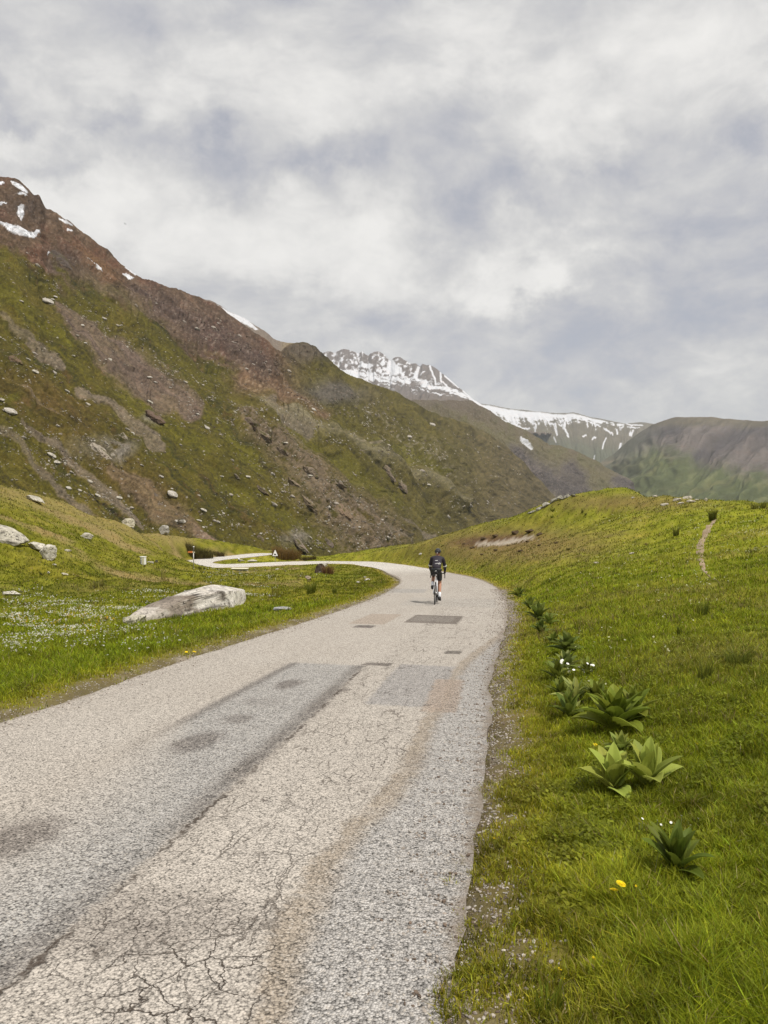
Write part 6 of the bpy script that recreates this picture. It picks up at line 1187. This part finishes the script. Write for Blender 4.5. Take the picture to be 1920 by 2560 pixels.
shp = [(0, -.21, 1.075, .172, .135), (0, -.215, .985, .168, .135), (*hipR, .104), (*mid_(hipR, kneeR, .4), .092), (*mid_(hipR, kneeR, .82), .074), (*hipL, .104), (*mid_(hipL, kneeL, .4), .092), (*mid_(hipL, kneeL, .82), .074)]
skinned('shorts', shp, [(0, 1), (1, 2), (2, 3), (3, 4), (1, 5), (5, 6), (6, 7)], 0, m_sho, person)
for s_, kn_, an_, to_ in ((1, kneeR, ankR, toeR), (-1, kneeL, ankL, toeL)):
    b = MB(); b.tube([B(*mid_(kn_, an_, .70)), B(*mid_(kn_, an_, .72)), B(*mid_(kn_, an_, .86)), B(*an_), B(*mid_(an_, to_, .4))], [.043, .046, .044, .042, .036], 14); b.build('sock', m_sock, person)
    heel = (an_[0], an_[1] - .045, an_[2] - .03); d = Vector(to_) - Vector(an_); fwd = (Vector((0, 1, 0)) * .5 + d.normalized() * .5)
    q = [Vector(heel) + Vector((0, -.03, .0)), Vector(heel) + Vector((0, 0, -.01)), Vector(mid_(an_, to_, .5)) + Vector((0, 0, -.012)), Vector(to_) + Vector((0, .02, -.004)), Vector(to_) + Vector((0, .085, -.02)), Vector(to_) + Vector((0, .105, -.022))]
    b = MB(); b.tube([B(*v_) for v_ in q], [(.022, .03), (.037, .052), (.043, .046), (.047, .036), (.036, .026), (.018, .014)], 16); b.build('shoe', m_sho, person)
for s_, el_, sh_ in ((1, elR, shR), (-1, elL, shL)):
    b = MB(); b.tube([B(*mid_(sh_, el_, .80)), B(*mid_(sh_, el_, .95))], [.061, .059], 18, False); b.build('arm_band', m_white, person)
# helmet
hm = bmesh.new(); bmesh.ops.create_uvsphere(hm, u_segments=40, v_segments=24, radius=1)
for v_ in hm.verts:
    x_, y_, z_ = v_.co; zc_ = max(z_, -.28 - .12 * max(0, -y_)); ang = math.atan2(x_, z_ + .6); gro = max(0, math.cos(ang * 11)) ** 3 * max(0, z_ + .1) * .10
    k_ = 1 - gro; v_.co = B(x_ * .098 * k_, y_ * .142 * k_ + .245 - (.02 if y_ < 0 else 0) * (1 - z_), zc_ * .108 * k_ + 1.575)
me = bpy.data.meshes.new('helmet'); hm.to_mesh(me); hm.free(); me.materials.append(m_hel); me.polygons.foreach_set('use_smooth', np.ones(len(me.polygons), bool)); helmet = link('helmet', me, person)
b = MB(); b.tube([B(-.008, .103, 1.535), B(-.008, .085, 1.53)], [.016, .013], 12); b.build('adjuster_knob', m_white, helmet)
# pale marks on the back of jersey and shorts, laid on the cloth
from mathutils.bvhtree import BVHTree
def back_mark(name, curve, w_, target, parent, m_):
    bmx = bmesh.new(); bmx.from_mesh(target.data); tr = BVHTree.FromBMesh(bmx); b = MB(); P_ = []
    for x_, z_ in curve:
        h_ = tr.ray_cast(Vector(B(x_, -1.0, z_)), Vector((0, 1, 0)))
        P_.append(((h_[0] if h_[0] is not None else Vector(B(x_, -.3, z_))) + Vector((0, -.004, .001))))
    b.tube([tuple(q) for q in P_], w_, 6); bmx.free(); return b.build(name, m_, parent)
back_mark('chest_band', [(-.055 + .02 * i, 1.30 + .002 * i) for i in range(5)], .009, jersey, person, m_white)
back_mark('jersey_lettering', [(-.05, 1.205), (-.02, 1.213), (.01, 1.222), (.03, 1.222), (.05, 1.217), (.066, 1.226)], .006, jersey, person, m_white)
back_mark('jersey_emblem', [(.07, 1.228), (.088, 1.236), (.108, 1.228), (.108, 1.208), (.088, 1.20), (.066, 1.207), (.05, 1.198)], .0075, jersey, person, m_white)
sh_o = [q for q in person.children if q.name.startswith('shorts')][0]
back_mark('shorts_logo', [(-.04, .985), (-.015, .992), (.012, 1.0)], .009, sh_o, person, m_white)
# ------------------------------------------------------------------ a bird far off in front of the clouds
p = at(313, 560, 160.0); b = MB(); b.tube([(0, -.16, 0), (0, -.05, .01), (0, .08, .0), (0, .15, .01)], [.01, .05, .04, .012], 8)
for s_ in (-1, 1): b.add([(s_ * .03, .06, .01), (s_ * .22, .10, .12), (s_ * .42, .02, .10), (s_ * .21, -.06, .11), (s_ * .03, -.06, .01), (s_ * .03, 0, .03), (s_ * .22, .02, .14)], [(0, 1, 6, 5), (5, 6, 3, 4), (1, 2, 6), (6, 2, 3), (0, 4, 3, 2, 1)])
o = b.build('bird', m_black, None, False); o.location = p; o.rotation_euler = (0, .2, .9); tag(o, 'tiny dark bird flying in front of the pale clouds at left', 'bird')
